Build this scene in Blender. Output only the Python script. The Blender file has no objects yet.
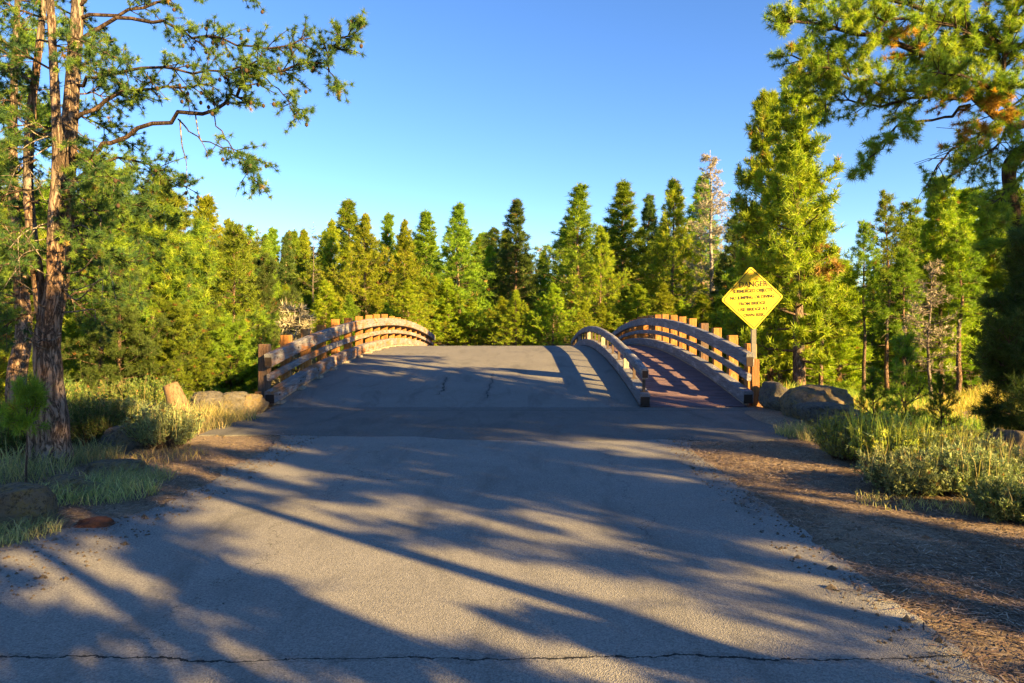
import bpy, math, random
import numpy as np
C = bpy.context.scene.collection
PI = math.pi
FPX, VX, HY, CAMH = 700.0, 530.0, 325.0, 1.6

# ------------------------------------------------------------------ helpers
def W(px, py, d):
    """point of the place seen at pixel (px,py) when it stands d metres down the road axis"""
    return ((px - VX) / FPX * d, d, CAMH - (py - HY) / FPX * d)

def catmull(pts, n):
    pts = np.asarray(pts, float)
    if len(pts) < 3:
        t = np.linspace(0, 1, n)[:, None]
        return pts[0] * (1 - t) + pts[-1] * t
    P = np.vstack([2 * pts[0] - pts[1], pts, 2 * pts[-1] - pts[-2]])
    k = len(pts) - 1
    out = []
    for u in np.linspace(0, k - 1e-6, n):
        i = int(u); t = u - i
        a, b, c, d = P[i], P[i + 1], P[i + 2], P[i + 3]
        out.append(0.5 * ((2 * b) + (c - a) * t + (2 * a - 5 * b + 4 * c - d) * t * t + (3 * b - a - 3 * c + d) * t ** 3))
    return np.array(out)

def norm(a):
    return a / np.maximum(np.linalg.norm(a, axis=-1, keepdims=True), 1e-9)

class MB:
    def __init__(s):
        s.V = []; s.T = []; s.Q = []; s.Cc = []; s.n = 0; s.smooth_q = True; s.N = []
    def add(s, V, T=None, Q=None, col=None):
        V = np.asarray(V, float)
        if T is not None and len(T): s.T.append(np.asarray(T, int) + s.n)
        if Q is not None and len(Q): s.Q.append(np.asarray(Q, int) + s.n)
        s.V.append(V)
        c = np.ones((len(V), 4)); 
        if col is not None:
            c[:, :3] = col
        s.Cc.append(c)
        s.n += len(V)
    def poly(s, V, F):
        """n-gons"""
        for f in F: s.N.append([i + s.n for i in f])
        s.add(V)
    def box(s, x0, x1, y0, y1, z0, z1, col=None):
        V = [(x, y, z) for z in (z0, z1) for y in (y0, y1) for x in (x0, x1)]
        s.add(V, Q=[(0, 2, 3, 1), (4, 5, 7, 6), (0, 1, 5, 4), (1, 3, 7, 5), (3, 2, 6, 7), (2, 0, 4, 6)], col=col)
    def tube(s, pts, radii, k=7, cap=True, col=None):
        pts = np.asarray(pts, float); n = len(pts)
        radii = np.asarray(radii, float)
        T = norm(np.gradient(pts, axis=0))
        ref = np.array([0.31, 0.95, 0.05]) if abs(T[0][2]) > .8 else np.array([0.02, 0.03, 1.0])
        U = norm(np.cross(T, ref)); Vv = np.cross(T, U)
        a = np.linspace(0, 2 * PI, k, endpoint=False)
        ring = pts[:, None] + radii[:, None, None] * (np.cos(a)[None, :, None] * U[:, None] + np.sin(a)[None, :, None] * Vv[:, None])
        V = ring.reshape(-1, 3)
        i = np.arange(n - 1)[:, None] * k; j = np.arange(k)[None]; j2 = (j + 1) % k
        Q = np.stack([i + j, i + j2, i + k + j2, i + k + j], -1).reshape(-1, 4)
        s.add(V, Q=Q, col=col)
        if cap:
            s.N.append([s.n - k + m for m in range(k)])
            s.N.append([s.n - n * k + m for m in range(k)][::-1])
    def build(s, name, mat, parent=None, smooth=False, attr=False):
        me = bpy.data.meshes.new(name)
        V = np.vstack(s.V)
        T = np.vstack(s.T) if s.T else np.zeros((0, 3), int)
        Q = np.vstack(s.Q) if s.Q else np.zeros((0, 4), int)
        nl = np.array([len(f) for f in s.N], int)
        loops = np.concatenate([T.ravel(), Q.ravel()] + [np.array(f) for f in s.N]).astype(np.int32)
        sizes = np.concatenate([np.full(len(T), 3), np.full(len(Q), 4), nl]).astype(np.int32)
        starts = np.concatenate([[0], np.cumsum(sizes)[:-1]]).astype(np.int32)
        me.vertices.add(len(V)); me.vertices.foreach_set('co', V.astype(np.float32).ravel())
        me.loops.add(len(loops)); me.loops.foreach_set('vertex_index', loops)
        me.polygons.add(len(sizes)); me.polygons.foreach_set('loop_start', starts)
        me.polygons.foreach_set('use_smooth', np.full(len(sizes), smooth))
        me.update(calc_edges=True)
        me.validate()
        if attr:
            at = me.color_attributes.new('tint', 'FLOAT_COLOR', 'POINT')
            at.data.foreach_set('color', np.vstack(s.Cc).astype(np.float32).ravel())
        me.materials.append(mat)
        o = bpy.data.objects.new(name, me); C.objects.link(o)
        if parent: o.parent = parent
        return o

def tag(o, label=None, cat=None, group=None, kind=None):
    if label: o['label'] = label
    if cat: o['category'] = cat
    if group: o['group'] = group
    if kind: o['kind'] = kind
    return o
def empty(name, loc=(0, 0, 0), rz=0, parent=None):
    o = bpy.data.objects.new(name, None); C.objects.link(o)
    o.location = loc; o.rotation_euler = (0, 0, rz); o.empty_display_size = .2
    if parent: o.parent = parent
    return o
def copy_tree(o, parent=None):
    c = o.copy(); C.objects.link(c); c.parent = parent
    for ch in o.children: copy_tree(ch, c)
    return c

# ------------------------------------------------------------------ materials
def newmat(name):
    m = bpy.data.materials.new(name); m.use_nodes = True
    nt = m.node_tree; nt.nodes.clear()
    out = nt.nodes.new('ShaderNodeOutputMaterial')
    return m, nt, out
class NT:
    def __init__(s, nt): s.nt = nt
    def n(s, t, **kw):
        nd = s.nt.nodes.new(t)
        for k, v in kw.items():
            if k in ('inp',):
                for a, b in v.items():
                    if hasattr(b, 'is_output') or isinstance(b, bpy.types.NodeSocket): s.nt.links.new(b, nd.inputs[a])
                    else: nd.inputs[a].default_value = b
            else: setattr(nd, k, v)
        return nd
    def coord(s, scale=(1, 1, 1), kind='Object', rot=(0, 0, 0)):
        tc = s.n('ShaderNodeTexCoord')
        mp = s.n('ShaderNodeMapping'); s.nt.links.new(tc.outputs[kind], mp.inputs[0]); mp.inputs['Scale'].default_value = scale
        mp.inputs['Rotation'].default_value = rot
        return mp.outputs[0]
    def noise(s, vec, scale, detail=5, rough=.6, dist=0):
        nd = s.n('ShaderNodeTexNoise', inp={'Vector': vec, 'Scale': scale, 'Detail': detail, 'Roughness': rough, 'Distortion': dist})
        return nd.outputs['Fac']
    def voro(s, vec, scale, feature='F1'):
        nd = s.n('ShaderNodeTexVoronoi', feature=feature, inp={'Vector': vec, 'Scale': scale})
        return nd
    def ramp(s, fac, stops):
        r = s.n('ShaderNodeValToRGB'); s.nt.links.new(fac, r.inputs[0])
        e = r.color_ramp.elements
        while len(e) < len(stops): e.new(.5)
        for i, (p, c) in enumerate(stops):
            e[i].position = p
            e[i].color = (c, c, c, 1) if isinstance(c, (int, float)) else (*c, 1)
        return r.outputs[0]
    def mix(s, f, a, b, mode='MIX'):
        m = s.n('ShaderNodeMix', data_type='RGBA', blend_type=mode)
        for i, v in ((0, f), (6, a), (7, b)):
            if isinstance(v, bpy.types.NodeSocket): s.nt.links.new(v, m.inputs[i])
            elif i == 0: m.inputs[0].default_value = v
            else: m.inputs[i].default_value = (*v, 1)
        return m.outputs[2]
    def math(s, op, a, b=0):
        m = s.n('ShaderNodeMath', operation=op)
        for i, v in ((0, a), (1, b)):
            if isinstance(v, bpy.types.NodeSocket): s.nt.links.new(v, m.inputs[i])
            else: m.inputs[i].default_value = v
        return m.outputs[0]
    def bump(s, h, strength=.5, dist=.02):
        return s.n('ShaderNodeBump', inp={'Height': h, 'Strength': strength, 'Distance': dist}).outputs[0]
    def pbr(s, out, col, rough=.85, normal=None, metal=0, spec=.3):
        p = s.n('ShaderNodeBsdfPrincipled')
        for k, v in (('Base Color', col), ('Roughness', rough), ('Metallic', metal), ('Specular IOR Level', spec), ('Normal', normal)):
            if v is None: continue
            if isinstance(v, bpy.types.NodeSocket): s.nt.links.new(v, p.inputs[k])
            elif k == 'Base Color': p.inputs[k].default_value = (*v, 1)
            else: p.inputs[k].default_value = v
        s.nt.links.new(p.outputs[0], out.inputs[0])
        return p

def mat_asphalt(name, base, crack=False, speck=1.0, warm=(.19, .172, .15)):
    m, nt, out = newmat(name); n = NT(nt)
    v = n.coord()
    big = n.noise(v, .8, 8, .75)
    c = n.mix(n.ramp(big, [(.3, 0.0), (.75, 1.0)]), tuple(b * .8 for b in base), tuple(b * 1.25 for b in base))
    # grains
    vo = n.voro(v, 135)
    g = n.ramp(vo.outputs['Color'], [(.25, 0.0), (1.0, .8)])
    c = n.mix(n.math('MULTIPLY', g, .55 * speck), c, tuple(b * 2.3 for b in warm))
    dk = n.ramp(n.noise(v, 60, 3, .7), [(.35, 1.0), (.5, 0.0)])
    c = n.mix(n.math('MULTIPLY', dk, .42), c, (.018, .018, .022))
    stain = n.ramp(n.noise(n.coord((1.2, .35, 1)), 1.6, 5, .7, .6), [(.5, 0.0), (.68, 1.0)])
    c = n.mix(n.math('MULTIPLY', stain, .45), c, tuple(b * .38 for b in base))
    hgt = n.math('ADD', n.math('MULTIPLY', vo.outputs['Distance'], 1.0), n.math('MULTIPLY', n.noise(v, 40, 4, .7), 1.2))
    if crack:
        tc = n.n('ShaderNodeTexCoord'); sp = n.n('ShaderNodeSeparateXYZ'); nt.links.new(tc.outputs['Object'], sp.inputs[0])
        for (axis, other, pos, amp, wid, lo, hi) in crack:
            w1 = n.noise(v, 1.1, 6, .75)
            y = n.math('ADD', sp.outputs[axis], n.math('MULTIPLY', n.math('SUBTRACT', w1, .5), amp))
            dd = n.math('ABSOLUTE', n.math('SUBTRACT', y, pos))
            wv = n.math('MULTIPLY', n.ramp(n.noise(v, 5, 3), [(.3, .25), (.7, 1.0)]), wid)
            f = n.math('LESS_THAN', dd, wv)
            f = n.math('MULTIPLY', f, n.math('MULTIPLY', n.math('GREATER_THAN', sp.outputs[other], lo), n.math('LESS_THAN', sp.outputs[other], hi)))
            halo = n.math('MULTIPLY', n.math('LESS_THAN', dd, wid * 4), n.math('MULTIPLY', n.ramp(n.noise(v, 14, 4), [(.45, 0.0), (.6, .35)]), n.math('MULTIPLY', n.math('GREATER_THAN', sp.outputs[other], lo), n.math('LESS_THAN', sp.outputs[other], hi))))
            c = n.mix(halo, c, (.03, .028, .026))
            c = n.mix(f, c, (.008, .008, .009))
            hgt = n.math('SUBTRACT', hgt, n.math('MULTIPLY', f, 4))
    n.pbr(out, c, .9, n.bump(hgt, .38, .012))
    return m

def mat_ground():
    m, nt, out = newmat('earth'); n = NT(nt)
    v = n.coord()
    c = n.mix(n.ramp(n.noise(v, .9, 6, .7), [(.3, 0.0), (.7, 1.0)]), (.17, .13, .10), (.36, .265, .175))
    lit = n.ramp(n.noise(n.coord((1, 1, 1)), 38, 4, .75, 1.5), [(.42, 0.0), (.6, 1.0)])
    c = n.mix(n.math('MULTIPLY', lit, .6), c, (.045, .028, .018))
    sp = n.ramp(n.voro(v, 60).outputs['Color'], [(.7, 0.0), (.95, 1.0)])
    c = n.mix(n.math('MULTIPLY', sp, .6), c, (.42, .32, .22))
    # dry turf further out
    tc = n.n('ShaderNodeTexCoord'); s = n.n('ShaderNodeSeparateXYZ'); nt.links.new(tc.outputs['Object'], s.inputs[0])
    far = n.ramp(n.math('DIVIDE', n.math('ADD', s.outputs[1], n.math('MULTIPLY', n.noise(v, .5), 6)), 40), [(.42, 0.0), (.55, 1.0)])
    gr = n.mix(n.noise(v, 3, 5, .7), (.10, .11, .03), (.26, .21, .07))
    c = n.mix(far, c, gr)
    h = n.math('ADD', n.noise(v, 30, 6, .8), n.math('MULTIPLY', n.noise(v, 6, 4, .7), 2))
    n.pbr(out, c, .95, n.bump(h, .8, .03), spec=.1)
    return m

def mat_wood(name, base, alt, altamt, scale, grain_axis='y', dark=(.06, .045, .035), stainlo=.5, light=None):
    m, nt, out = newmat(name); n = NT(nt)
    st = {'y': (1, .045, 1), 'z': (1, 1, .06), 'x': (.05, 1, 1)}[grain_axis]
    gv = n.coord(st); v = n.coord()
    oi = n.n('ShaderNodeObjectInfo')
    off = n.n('ShaderNodeVectorMath', operation='ADD'); nt.links.new(gv, off.inputs[0]); nt.links.new(oi.outputs['Random'], off.inputs[1]); 
    sc = n.n('ShaderNodeVectorMath', operation='SCALE', inp={'Scale': 9.0})
    cb = n.n('ShaderNodeCombineXYZ', inp={0: oi.outputs['Random'], 1: oi.outputs['Random'], 2: oi.outputs['Random']})
    nt.links.new(cb.outputs[0], sc.inputs[0]); nt.links.new(sc.outputs[0], off.inputs[1])
    g = n.noise(off.outputs[0], scale, 8, .75, .25)
    c = n.mix(n.ramp(g, [(.3, 0.0), (.7, 1.0)]), tuple(b * .62 for b in base), tuple(min(1, b * 1.35) for b in base))
    st2 = {'y': (1, .25, 1), 'z': (1, 1, .3), 'x': (.3, 1, 1)}[grain_axis]
    off2 = n.n('ShaderNodeVectorMath', operation='ADD'); nt.links.new(n.coord(st2), off2.inputs[0]); nt.links.new(sc.outputs[0], off2.inputs[1])
    pt = n.noise(off2.outputs[0], 3.2, 6, .7, .4)
    c = n.mix(n.math('MULTIPLY', n.ramp(pt, [(stainlo, 0.0), (stainlo + .12, 1.0)]), altamt), c, alt)
    if light:
        c = n.mix(n.math('MULTIPLY', n.ramp(n.noise(off2.outputs[0], 5.5, 7, .75), [(.52, 0.0), (.62, 1.0)]), .75), c, light)
    ck = n.ramp(n.noise(off.outputs[0], scale * 1.7, 6, .8), [(.40, 1.0), (.46, 0.0)])
    c = n.mix(n.math('MULTIPLY', ck, .8), c, dark)
    n.pbr(out, c, .85, n.bump(n.math('SUBTRACT', g, n.math('MULTIPLY', ck, .5)), .7, .015), spec=.2)
    return m

def mat_bark(name, a, b, dark=(.035, .022, .016), sc=9):
    m, nt, out = newmat(name); n = NT(nt)
    v = n.coord((1, 1, .28)); v2 = n.coord()
    f = n.noise(v, sc, 6, .75, .6)
    big = n.noise(n.coord((1, 1, .5)), 1.3, 4, .6)
    c = n.mix(n.ramp(big, [(.38, 0.0), (.62, 1.0)]), a, b)
    c = n.mix(n.math('MULTIPLY', n.ramp(n.noise(v2, 40, 4, .7), [(.4, 0.0), (.7, 1.0)]), .35), c, tuple(min(1, x * 1.8) for x in b))
    rd = n.math('ABSOLUTE', n.math('SUBTRACT', n.noise(n.coord((1, 1, .22)), sc * 1.8, 5, .65, .8), .5))
    crk = n.ramp(rd, [(0.0, 1.0), (.075, 0.0)])
    c = n.mix(n.math('MULTIPLY', n.ramp(n.voro(v, sc * 2.2).outputs['Color'], [(.2, 0.0), (.9, 1.0)]), .4), c, tuple(x * .55 for x in b))
    c = n.mix(n.math('MULTIPLY', crk, .85), c, dark)
    c = n.mix(n.math('MULTIPLY', n.ramp(f, [(.33, 1.0), (.45, 0.0)]), .8), c, dark)
    h = n.math('SUBTRACT', f, crk)
    n.pbr(out, c, .92, n.bump(h, .9, .03), spec=.15)
    return m

def mat_leaf(name, mult=(1, 1, 1), trans=.28):
    m, nt, out = newmat(name); n = NT(nt)
    a = n.n('ShaderNodeAttribute', attribute_name='tint')
    oi = n.n('ShaderNodeObjectInfo')
    c = n.mix(1.0, a.outputs['Color'], mult, 'MULTIPLY')
    hs = n.n('ShaderNodeHueSaturation', inp={'Color': c, 'Saturation': 1.0})
    nt.links.new(n.math('ADD', n.math('MULTIPLY', oi.outputs['Random'], .035), .485), hs.inputs['Hue'])
    nt.links.new(n.math('ADD', n.math('MULTIPLY', oi.outputs['Random'], .5), .75), hs.inputs['Value'])
    c = hs.outputs[0]
    d = n.n('ShaderNodeBsdfPrincipled'); nt.links.new(c, d.inputs['Base Color']); d.inputs['Roughness'].default_value = .55; d.inputs['Specular IOR Level'].default_value = .25
    t = n.n('ShaderNodeBsdfTranslucent'); nt.links.new(n.mix(1.0, c, (1.3, 1.5, .5), 'MULTIPLY'), t.inputs[0])
    mx = n.n('ShaderNodeMixShader'); mx.inputs[0].default_value = trans
    nt.links.new(d.outputs[0], mx.inputs[1]); nt.links.new(t.outputs[0], mx.inputs[2]); nt.links.new(mx.outputs[0], out.inputs[0])
    return m

def mat_rock(name, a=(.20, .17, .15), b=(.34, .27, .2), lichen=(.38, .28, .08)):
    m, nt, out = newmat(name); n = NT(nt)
    v = n.coord()
    c = n.mix(n.ramp(n.noise(v, 2.5, 8, .75), [(.35, 0.0), (.65, 1.0)]), a, b)
    c = n.mix(n.math('MULTIPLY', n.ramp(n.noise(v, 9, 8, .85), [(.5, 0.0), (.57, 1.0)]), .75), c, lichen)
    c = n.mix(n.math('MULTIPLY', n.ramp(n.noise(v, 15, 8, .9), [(.38, 1.0), (.5, 0.0)]), .85), c, (.035, .03, .03))
    n.pbr(out, c, .95, n.bump(n.noise(v, 14, 10, .9), 1.0, .12), spec=.1)
    return m
def mat_plain(name, col, rough=.6, metal=0, ns=20, amt=.35):
    m, nt, out = newmat(name); n = NT(nt)
    f = n.noise(n.coord(), ns, 6, .7)
    c = n.mix(n.math('MULTIPLY', n.ramp(f, [(.4, 0.0), (.65, 1.0)]), amt), col, tuple(x * .45 for x in col))
    n.pbr(out, c, rough, n.bump(f, .25, .01), metal=metal)
    return m

M = {}
M['road'] = mat_asphalt('old_asphalt', (.172, .162, .145), crack=[(1, 0, 3.36, .28, .011, -9, 9), (0, 1, -1.9, 1.6, .004, 3.4, 9.5), (0, 1, .9, 1.3, .0035, 4.8, 12), (1, 0, 7.3, 1.2, .006, -9, -.8)])
M['deck'] = mat_asphalt('deck_asphalt', (.145, .137, .124), crack=[(0, 1, -.9, .5, .014, 14.2, 17), (0, 1, -1.9, .6, .02, 14.5, 16.5)], speck=.7)
M['slab'] = mat_asphalt('patch_asphalt', (.095, .09, .082), crack=[(1, 0, 12.95, .1, .012, -9, 9)], speck=.5)
M['earth'] = mat_ground()
M['rail_w'] = mat_wood('weathered_rail', (.19, .18, .185), (.33, .135, .04), .9, 42, 'y', stainlo=.47, light=(.32, .31, .31))
M['rail_g'] = mat_wood('grey_rail', (.17, .168, .185), (.26, .16, .09), .5, 38, 'y', stainlo=.6, light=(.36, .34, .34))
M['post'] = mat_wood('orange_post', (.36, .15, .04), (.15, .07, .03), .85, 34, 'z', dark=(.07, .035, .02), stainlo=.52, light=(.42, .25, .11))
M['dbrown'] = mat_wood('brown_post', (.24, .11, .04), (.10, .05, .03), .8, 34, 'z', dark=(.05, .03, .02), stainlo=.5)
M['dpost'] = mat_wood('dark_post', (.10, .07, .055), (.2, .1, .05), .6, 30, 'z', dark=(.02, .015, .012))
M['gpost'] = mat_wood('grey_post', (.33, .28, .22), (.3, .15, .07), .6, 30, 'z')
M['endgrain'] = mat_plain('endgrain', (.035, .022, .016), .9)
M['plank'] = mat_wood('walk_plank', (.175, .11, .115), (.11, .07, .08), .7, 30, 'x', dark=(.04, .025, .025))
M['glulam'] = mat_wood('glulam', (.25, .15, .08), (.12, .08, .05), .6, 20, 'y')
M['conc'] = mat_plain('concrete', (.33, .31, .29), .9, ns=6)
M['steel'] = mat_plain('rusty_steel', (.09, .06, .045), .6, .3)
M['signy'] = mat_plain('sign_yellow', (.56, .38, .006), .45, ns=5, amt=.28)
M['metal'] = mat_plain('dull_metal', (.15, .135, .12), .6, .2)
M['signk'] = mat_plain('sign_black', (.012, .01, .004), .6)
M['signk2'] = mat_plain('sign_black_faded', (.13, .10, .01), .6)
M['signb'] = mat_plain('sign_back', (.4, .4, .42), .4, .6)
M['bark_o'] = mat_bark('bark_orange', (.30, .155, .08), (.21, .175, .145))
M['bark_g'] = mat_bark('bark_grey', (.15, .115, .095), (.20, .125, .08))
M['bark_w'] = mat_bark('bark_weathered', (.25, .20, .165), (.30, .19, .12))
M['bark_d'] = mat_bark('bark_dark', (.07, .05, .04), (.10, .065, .045))
M['bark_f'] = mat_bark('bark_far', (.25, .17, .12), (.30, .20, .14), sc=5)
M['dead'] = mat_bark('dead_wood', (.22, .185, .155), (.28, .23, .18))
M['bark_w2'] = mat_bark('silver_wood', (.42, .37, .33), (.50, .44, .38))
M['leaf'] = mat_leaf('needles', (1.12, 1.15, 1), .36)
M['leafdead'] = mat_leaf('dry_needles', trans=.1)
M['sage'] = mat_leaf('sage_leaves', trans=.2)
M['grass'] = mat_leaf('dry_grass', trans=.35)
M['rock'] = mat_rock('basalt', (.15, .14, .135), (.28, .25, .21), (.30, .24, .11))
M['rock2'] = mat_rock('tan_rock', (.20, .165, .13), (.36, .28, .18), (.40, .28, .10))
M['rockred'] = mat_rock('red_rock', (.2, .08, .05), (.30, .13, .08), (.2, .1, .06))
M['cone'] = mat_plain('cone', (.06, .035, .02), .9)
M['cut'] = mat_wood('cut_wood', (.19, .12, .065), (.3, .18, .1), .6, 20, 'z')
M['litter'] = mat_leaf('litter', trans=0)
M['pebble'] = mat_rock('pebbles', (.22, .17, .13), (.36, .28, .2), (.3, .2, .1))
def mk_water():
    m, nt, out = newmat('river_water'); n = NT(nt)
    n.pbr(out, (.02, .035, .03), .08, n.bump(n.noise(n.coord((1, 2, 1)), 3, 4), .2, .05), spec=.5)
    return m
M['water'] = mk_water()

# ------------------------------------------------------------------ terrain
CH = np.array([(-220, -25), (-60, 12), (-16, 21), (0, 25), (6, 27.5), (20, 42), (60, 66), (220, 90)], float)
def chdist(x, y):
    p = np.stack([x, y], -1); best = np.full(x.shape, 1e9)
    for a, b in zip(CH[:-1], CH[1:]):
        ab = b - a; t = np.clip(((p - a) @ ab) / (ab @ ab), 0, 1)
        best = np.minimum(best, np.linalg.norm(p - (a + t[..., None] * ab), axis=-1))
    return best
def vnoise(x, y, s, seed=0):
    def h(i, j):
        v = np.sin(i * 127.1 + j * 311.7 + seed * 74.7) * 43758.5453
        return v - np.floor(v)
    x = x * s; y = y * s; i = np.floor(x); j = np.floor(y); fx = x - i; fy = y - j
    fx = fx * fx * (3 - 2 * fx); fy = fy * fy * (3 - 2 * fy)
    return (h(i, j) * (1 - fx) + h(i + 1, j) * fx) * (1 - fy) + (h(i, j + 1) * (1 - fx) + h(i + 1, j + 1) * fx) * fy - .5
def sst(a, b, x):
    t = np.clip((x - a) / (b - a), 0, 1); return t * t * (3 - 2 * t)
def terr(x, y):
    x = np.asarray(x, float); y = np.asarray(y, float)
    z = vnoise(x, y, .35, 1) * .35 + vnoise(x, y, 1.3, 2) * .1 + vnoise(x, y, 4, 3) * .035 + vnoise(x, y, 11, 5) * .015
    side = np.maximum(sst(-4.4, -6.2, x), sst(2.9, 5.2, x))
    z = z * (.15 + .85 * side)
    z -= .35 * sst(4.5, 10, x) * sst(4, 12, y)
    z -= 1.1 * sst(-6.2, -12, x)
    d = chdist(x, y)
    z -= 2.6 * (1 - sst(4.5, 11.0, d))
    # near the road the ground lies just under the pavement
    onroad = (1 - sst(2.05, 2.5, x)) * (1 - sst(4.2, 4.7, -x)) 
    ontrack = (1 - sst(13.6, 14.3, y)) + sst(36.5, 37.5, y)
    slab = (1 - sst(3.6, 4.0, x)) * (1 - sst(5.0, 5.4, -x)) * sst(9.4, 9.8, y) * (1 - sst(13.6, 14.2, y))
    w = np.maximum(onroad * np.clip(ontrack, 0, 1), slab)
    z = z * (1 - w) + (-.014) * w
    under = (1 - sst(4.8, 5.6, x)) * (1 - sst(5.3, 6.2, -x)) * sst(13.8, 15, y) * (1 - sst(35.5, 37, y))
    z -= .25 * under
    return z
def axis(lo, hi, fine_lo, fine_hi, step, grow=1.13):
    a = list(np.arange(fine_lo, fine_hi, step)); s = step; v = a[-1]
    while v < hi: s *= grow; v += s; a.append(v)
    s = step; v = fine_lo; b = []
    while v > lo: s *= grow; v -= s; b.append(v)
    return np.array(b[::-1] + a)
def ground():
    X = axis(-320, 320, -9, 9, .1); Y = axis(-120, 520, -1, 20, .1)
    gx, gy = np.meshgrid(X, Y); gz = terr(gx, gy)
    V = np.stack([gx, gy, gz], -1).reshape(-1, 3); nx, ny = len(X), len(Y)
    i = (np.arange(ny - 1)[:, None] * nx + np.arange(nx - 1)[None]).ravel()
    b = MB(); b.add(V, Q=np.stack([i, i + 1, i + nx + 1, i + nx], -1))
    tag(b.build('ground', M['earth'], smooth=True), kind='structure')
ground()
b = MB(); b.add([(-320, -60, -2.0), (320, -60, -2.0), (320, 160, -2.0), (-320, 160, -2.0)], Q=[(0, 1, 2, 3)])
tag(b.build('water', M['water']), kind='structure')

def strip(name, mat, ys, left, right, z, th=.03, nx=24):
    """pavement sheet with a real edge thickness; left/right/z are functions of y"""
    b = MB(); ys = np.asarray(ys); L = left(ys); R = right(ys)
    t = np.linspace(0, 1, nx); X = L[:, None] * (1 - t) + R[:, None] * t
    Y = np.repeat(ys[:, None], nx, 1); Z = z(X, Y)
    top = np.stack([X, Y, Z], -1)
    # rim ring
    rim = np.vstack([top[0], top[1:, -1], top[-1, ::-1][1:], top[::-1, 0][1:-1]])
    i = (np.arange(len(ys) - 1)[:, None] * nx + np.arange(nx - 1)[None]).ravel()
    b.add(top.reshape(-1, 3), Q=np.stack([i, i + 1, i + nx + 1, i + nx], -1))
    k = len(rim); low = rim.copy(); low[:, 2] -= th
    j = np.arange(k); j2 = (j + 1) % k
    b.add(np.vstack([rim, low]), Q=np.stack([j, j + k, j2 + k, j2], -1))
    return tag(b.build(name, mat), kind='structure')
def ledge(y): return -4.0 + .75 * sst(5.0, 6.4, y) * (1 - .6 * sst(9.5, 11.5, y)) + vnoise(y, y * 0, .8, 7) * .35 + vnoise(y, y * 0, 2.7, 8) * .18 + vnoise(y, y * 0, 9, 8) * .06 - .5 * sst(8.5, 12, y) + .25 * np.exp(-((y - 6.0) / .8) ** 2)
def redge(y): return 2.08 + vnoise(y, y * 0, .9, 9) * .08 + vnoise(y, y * 0, 3.3, 4) * .05 + vnoise(y, y * 0, 11, 4) * .05 + .15 * sst(8.5, 10, y)
strip('road', M['road'], np.concatenate([np.arange(-60, 0, 1), np.arange(0, 13.42, .06)]), ledge, redge, lambda X, Y: .002 + .0 * X, .06)
def slabl(y): return -4.75 + vnoise(y, y * 0, 2.5, 2) * .1 + 0 * y
def slabr(y): return np.interp(y, [9.7, 10.2, 11.2, 13.4], [3.55, 3.72, 3.95, 4.3]) + vnoise(y, y * 0, 3, 6) * .06
def slab_front():
    b = MB(); n = 90
    xs = np.linspace(0, 1, n); rows = []
    ys = np.linspace(0, 1, 24)
    for v in ys:
        x = -4.8 + (np.interp(v, [0, .3, 1], [3.6, 3.95, 4.3]) + 4.8) * xs
        y0 = 9.75 + vnoise(x * 1.0, x * 0, 1.1, 3) * .25 + vnoise(x, x * 0, 5, 3) * .06 + .35 * sst(1.0, -4.5, x)
        y = y0 + (13.42 - y0) * v
        z = .022 - .018 * (1 - sst(0, .1, v)) + 0 * x
        rows.append(np.stack([x, y, z], -1))
    V = np.array(rows); nx = n
    i = (np.arange(23)[:, None] * nx + np.arange(nx - 1)[None]).ravel()
    b.add(V.reshape(-1, 3), Q=np.stack([i, i + 1, i + nx + 1, i + nx], -1))
    for edge in (V[0], V[:, -1], V[:, 0]):
        low = edge.copy(); low[:, 2] -= .12; k = len(edge); j = np.arange(k - 1)
        b.add(np.vstack([edge, low]), Q=np.stack([j, j + k, j + k + 1, j + 1], -1))
    tag(b.build('pavement', M['slab']), kind='structure')
slab_front()
strip('road', M['road'], np.arange(36.8, 130, 1.5), lambda y: -4.9 + 0 * y, lambda y: 4.2 + 0 * y, lambda X, Y: -.02 + 0 * X + terr(X * 0, Y) * 0 + .0, .3)

# ------------------------------------------------------------------ bridge
Y0, Y1 = 13.5, 36.8
def dz(y):
    y = np.asarray(y, float)
    return .8 * (1 - ((y - 25.15) / 11.65) ** 2)
bridge = tag(empty('timber_bridge', (0, 0, 0)), 'arched timber bridge with paved deck, railings of orange posts and side walkway', 'bridge')
YS = np.linspace(Y0, Y1, 90)
def sweep(b, xc, zc, w, h, ys=YS, bev=.02, dzf=dz, wob=0, seed=0, endmat=None):
    r = bev
    sec = []
    for sx, sz, a0 in ((1, 1, 0), (-1, 1, 90), (-1, -1, 180), (1, -1, 270)):
        for a in (0, 45, 90):
            t = math.radians(a0 + a)
            sec.append((sx * (w / 2 - r) + r * math.cos(t), sz * (h / 2 - r) + r * math.sin(t)))
    sec = np.array(sec); k = len(sec); n = len(ys)
    xw = vnoise(ys, ys * 0, .6, seed) * wob; zw = vnoise(ys, ys * 0, .9, seed + 5) * wob
    slope = np.gradient(dzf(ys), ys); ang = np.arctan(slope)
    V = np.zeros((n, k, 3))
    V[:, :, 0] = xc + xw[:, None] + sec[None, :, 0]
    V[:, :, 1] = ys[:, None] - sec[None, :, 1] * np.sin(ang)[:, None]
    V[:, :, 2] = dzf(ys)[:, None] + zc + zw[:, None] + sec[None, :, 1] * np.cos(ang)[:, None]
    i = np.arange(n - 1)[:, None] * k; j = np.arange(k)[None]; j2 = (j + 1) % k
    base = b.n
    b.add(V.reshape(-1, 3), Q=np.stack([i + j, i + k + j, i + k + j2, i + j2], -1).reshape(-1, 4))
    b.N.append([base + m for m in range(k)][::-1]); b.N.append([base + (n - 1) * k + m for m in range(k)])
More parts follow.
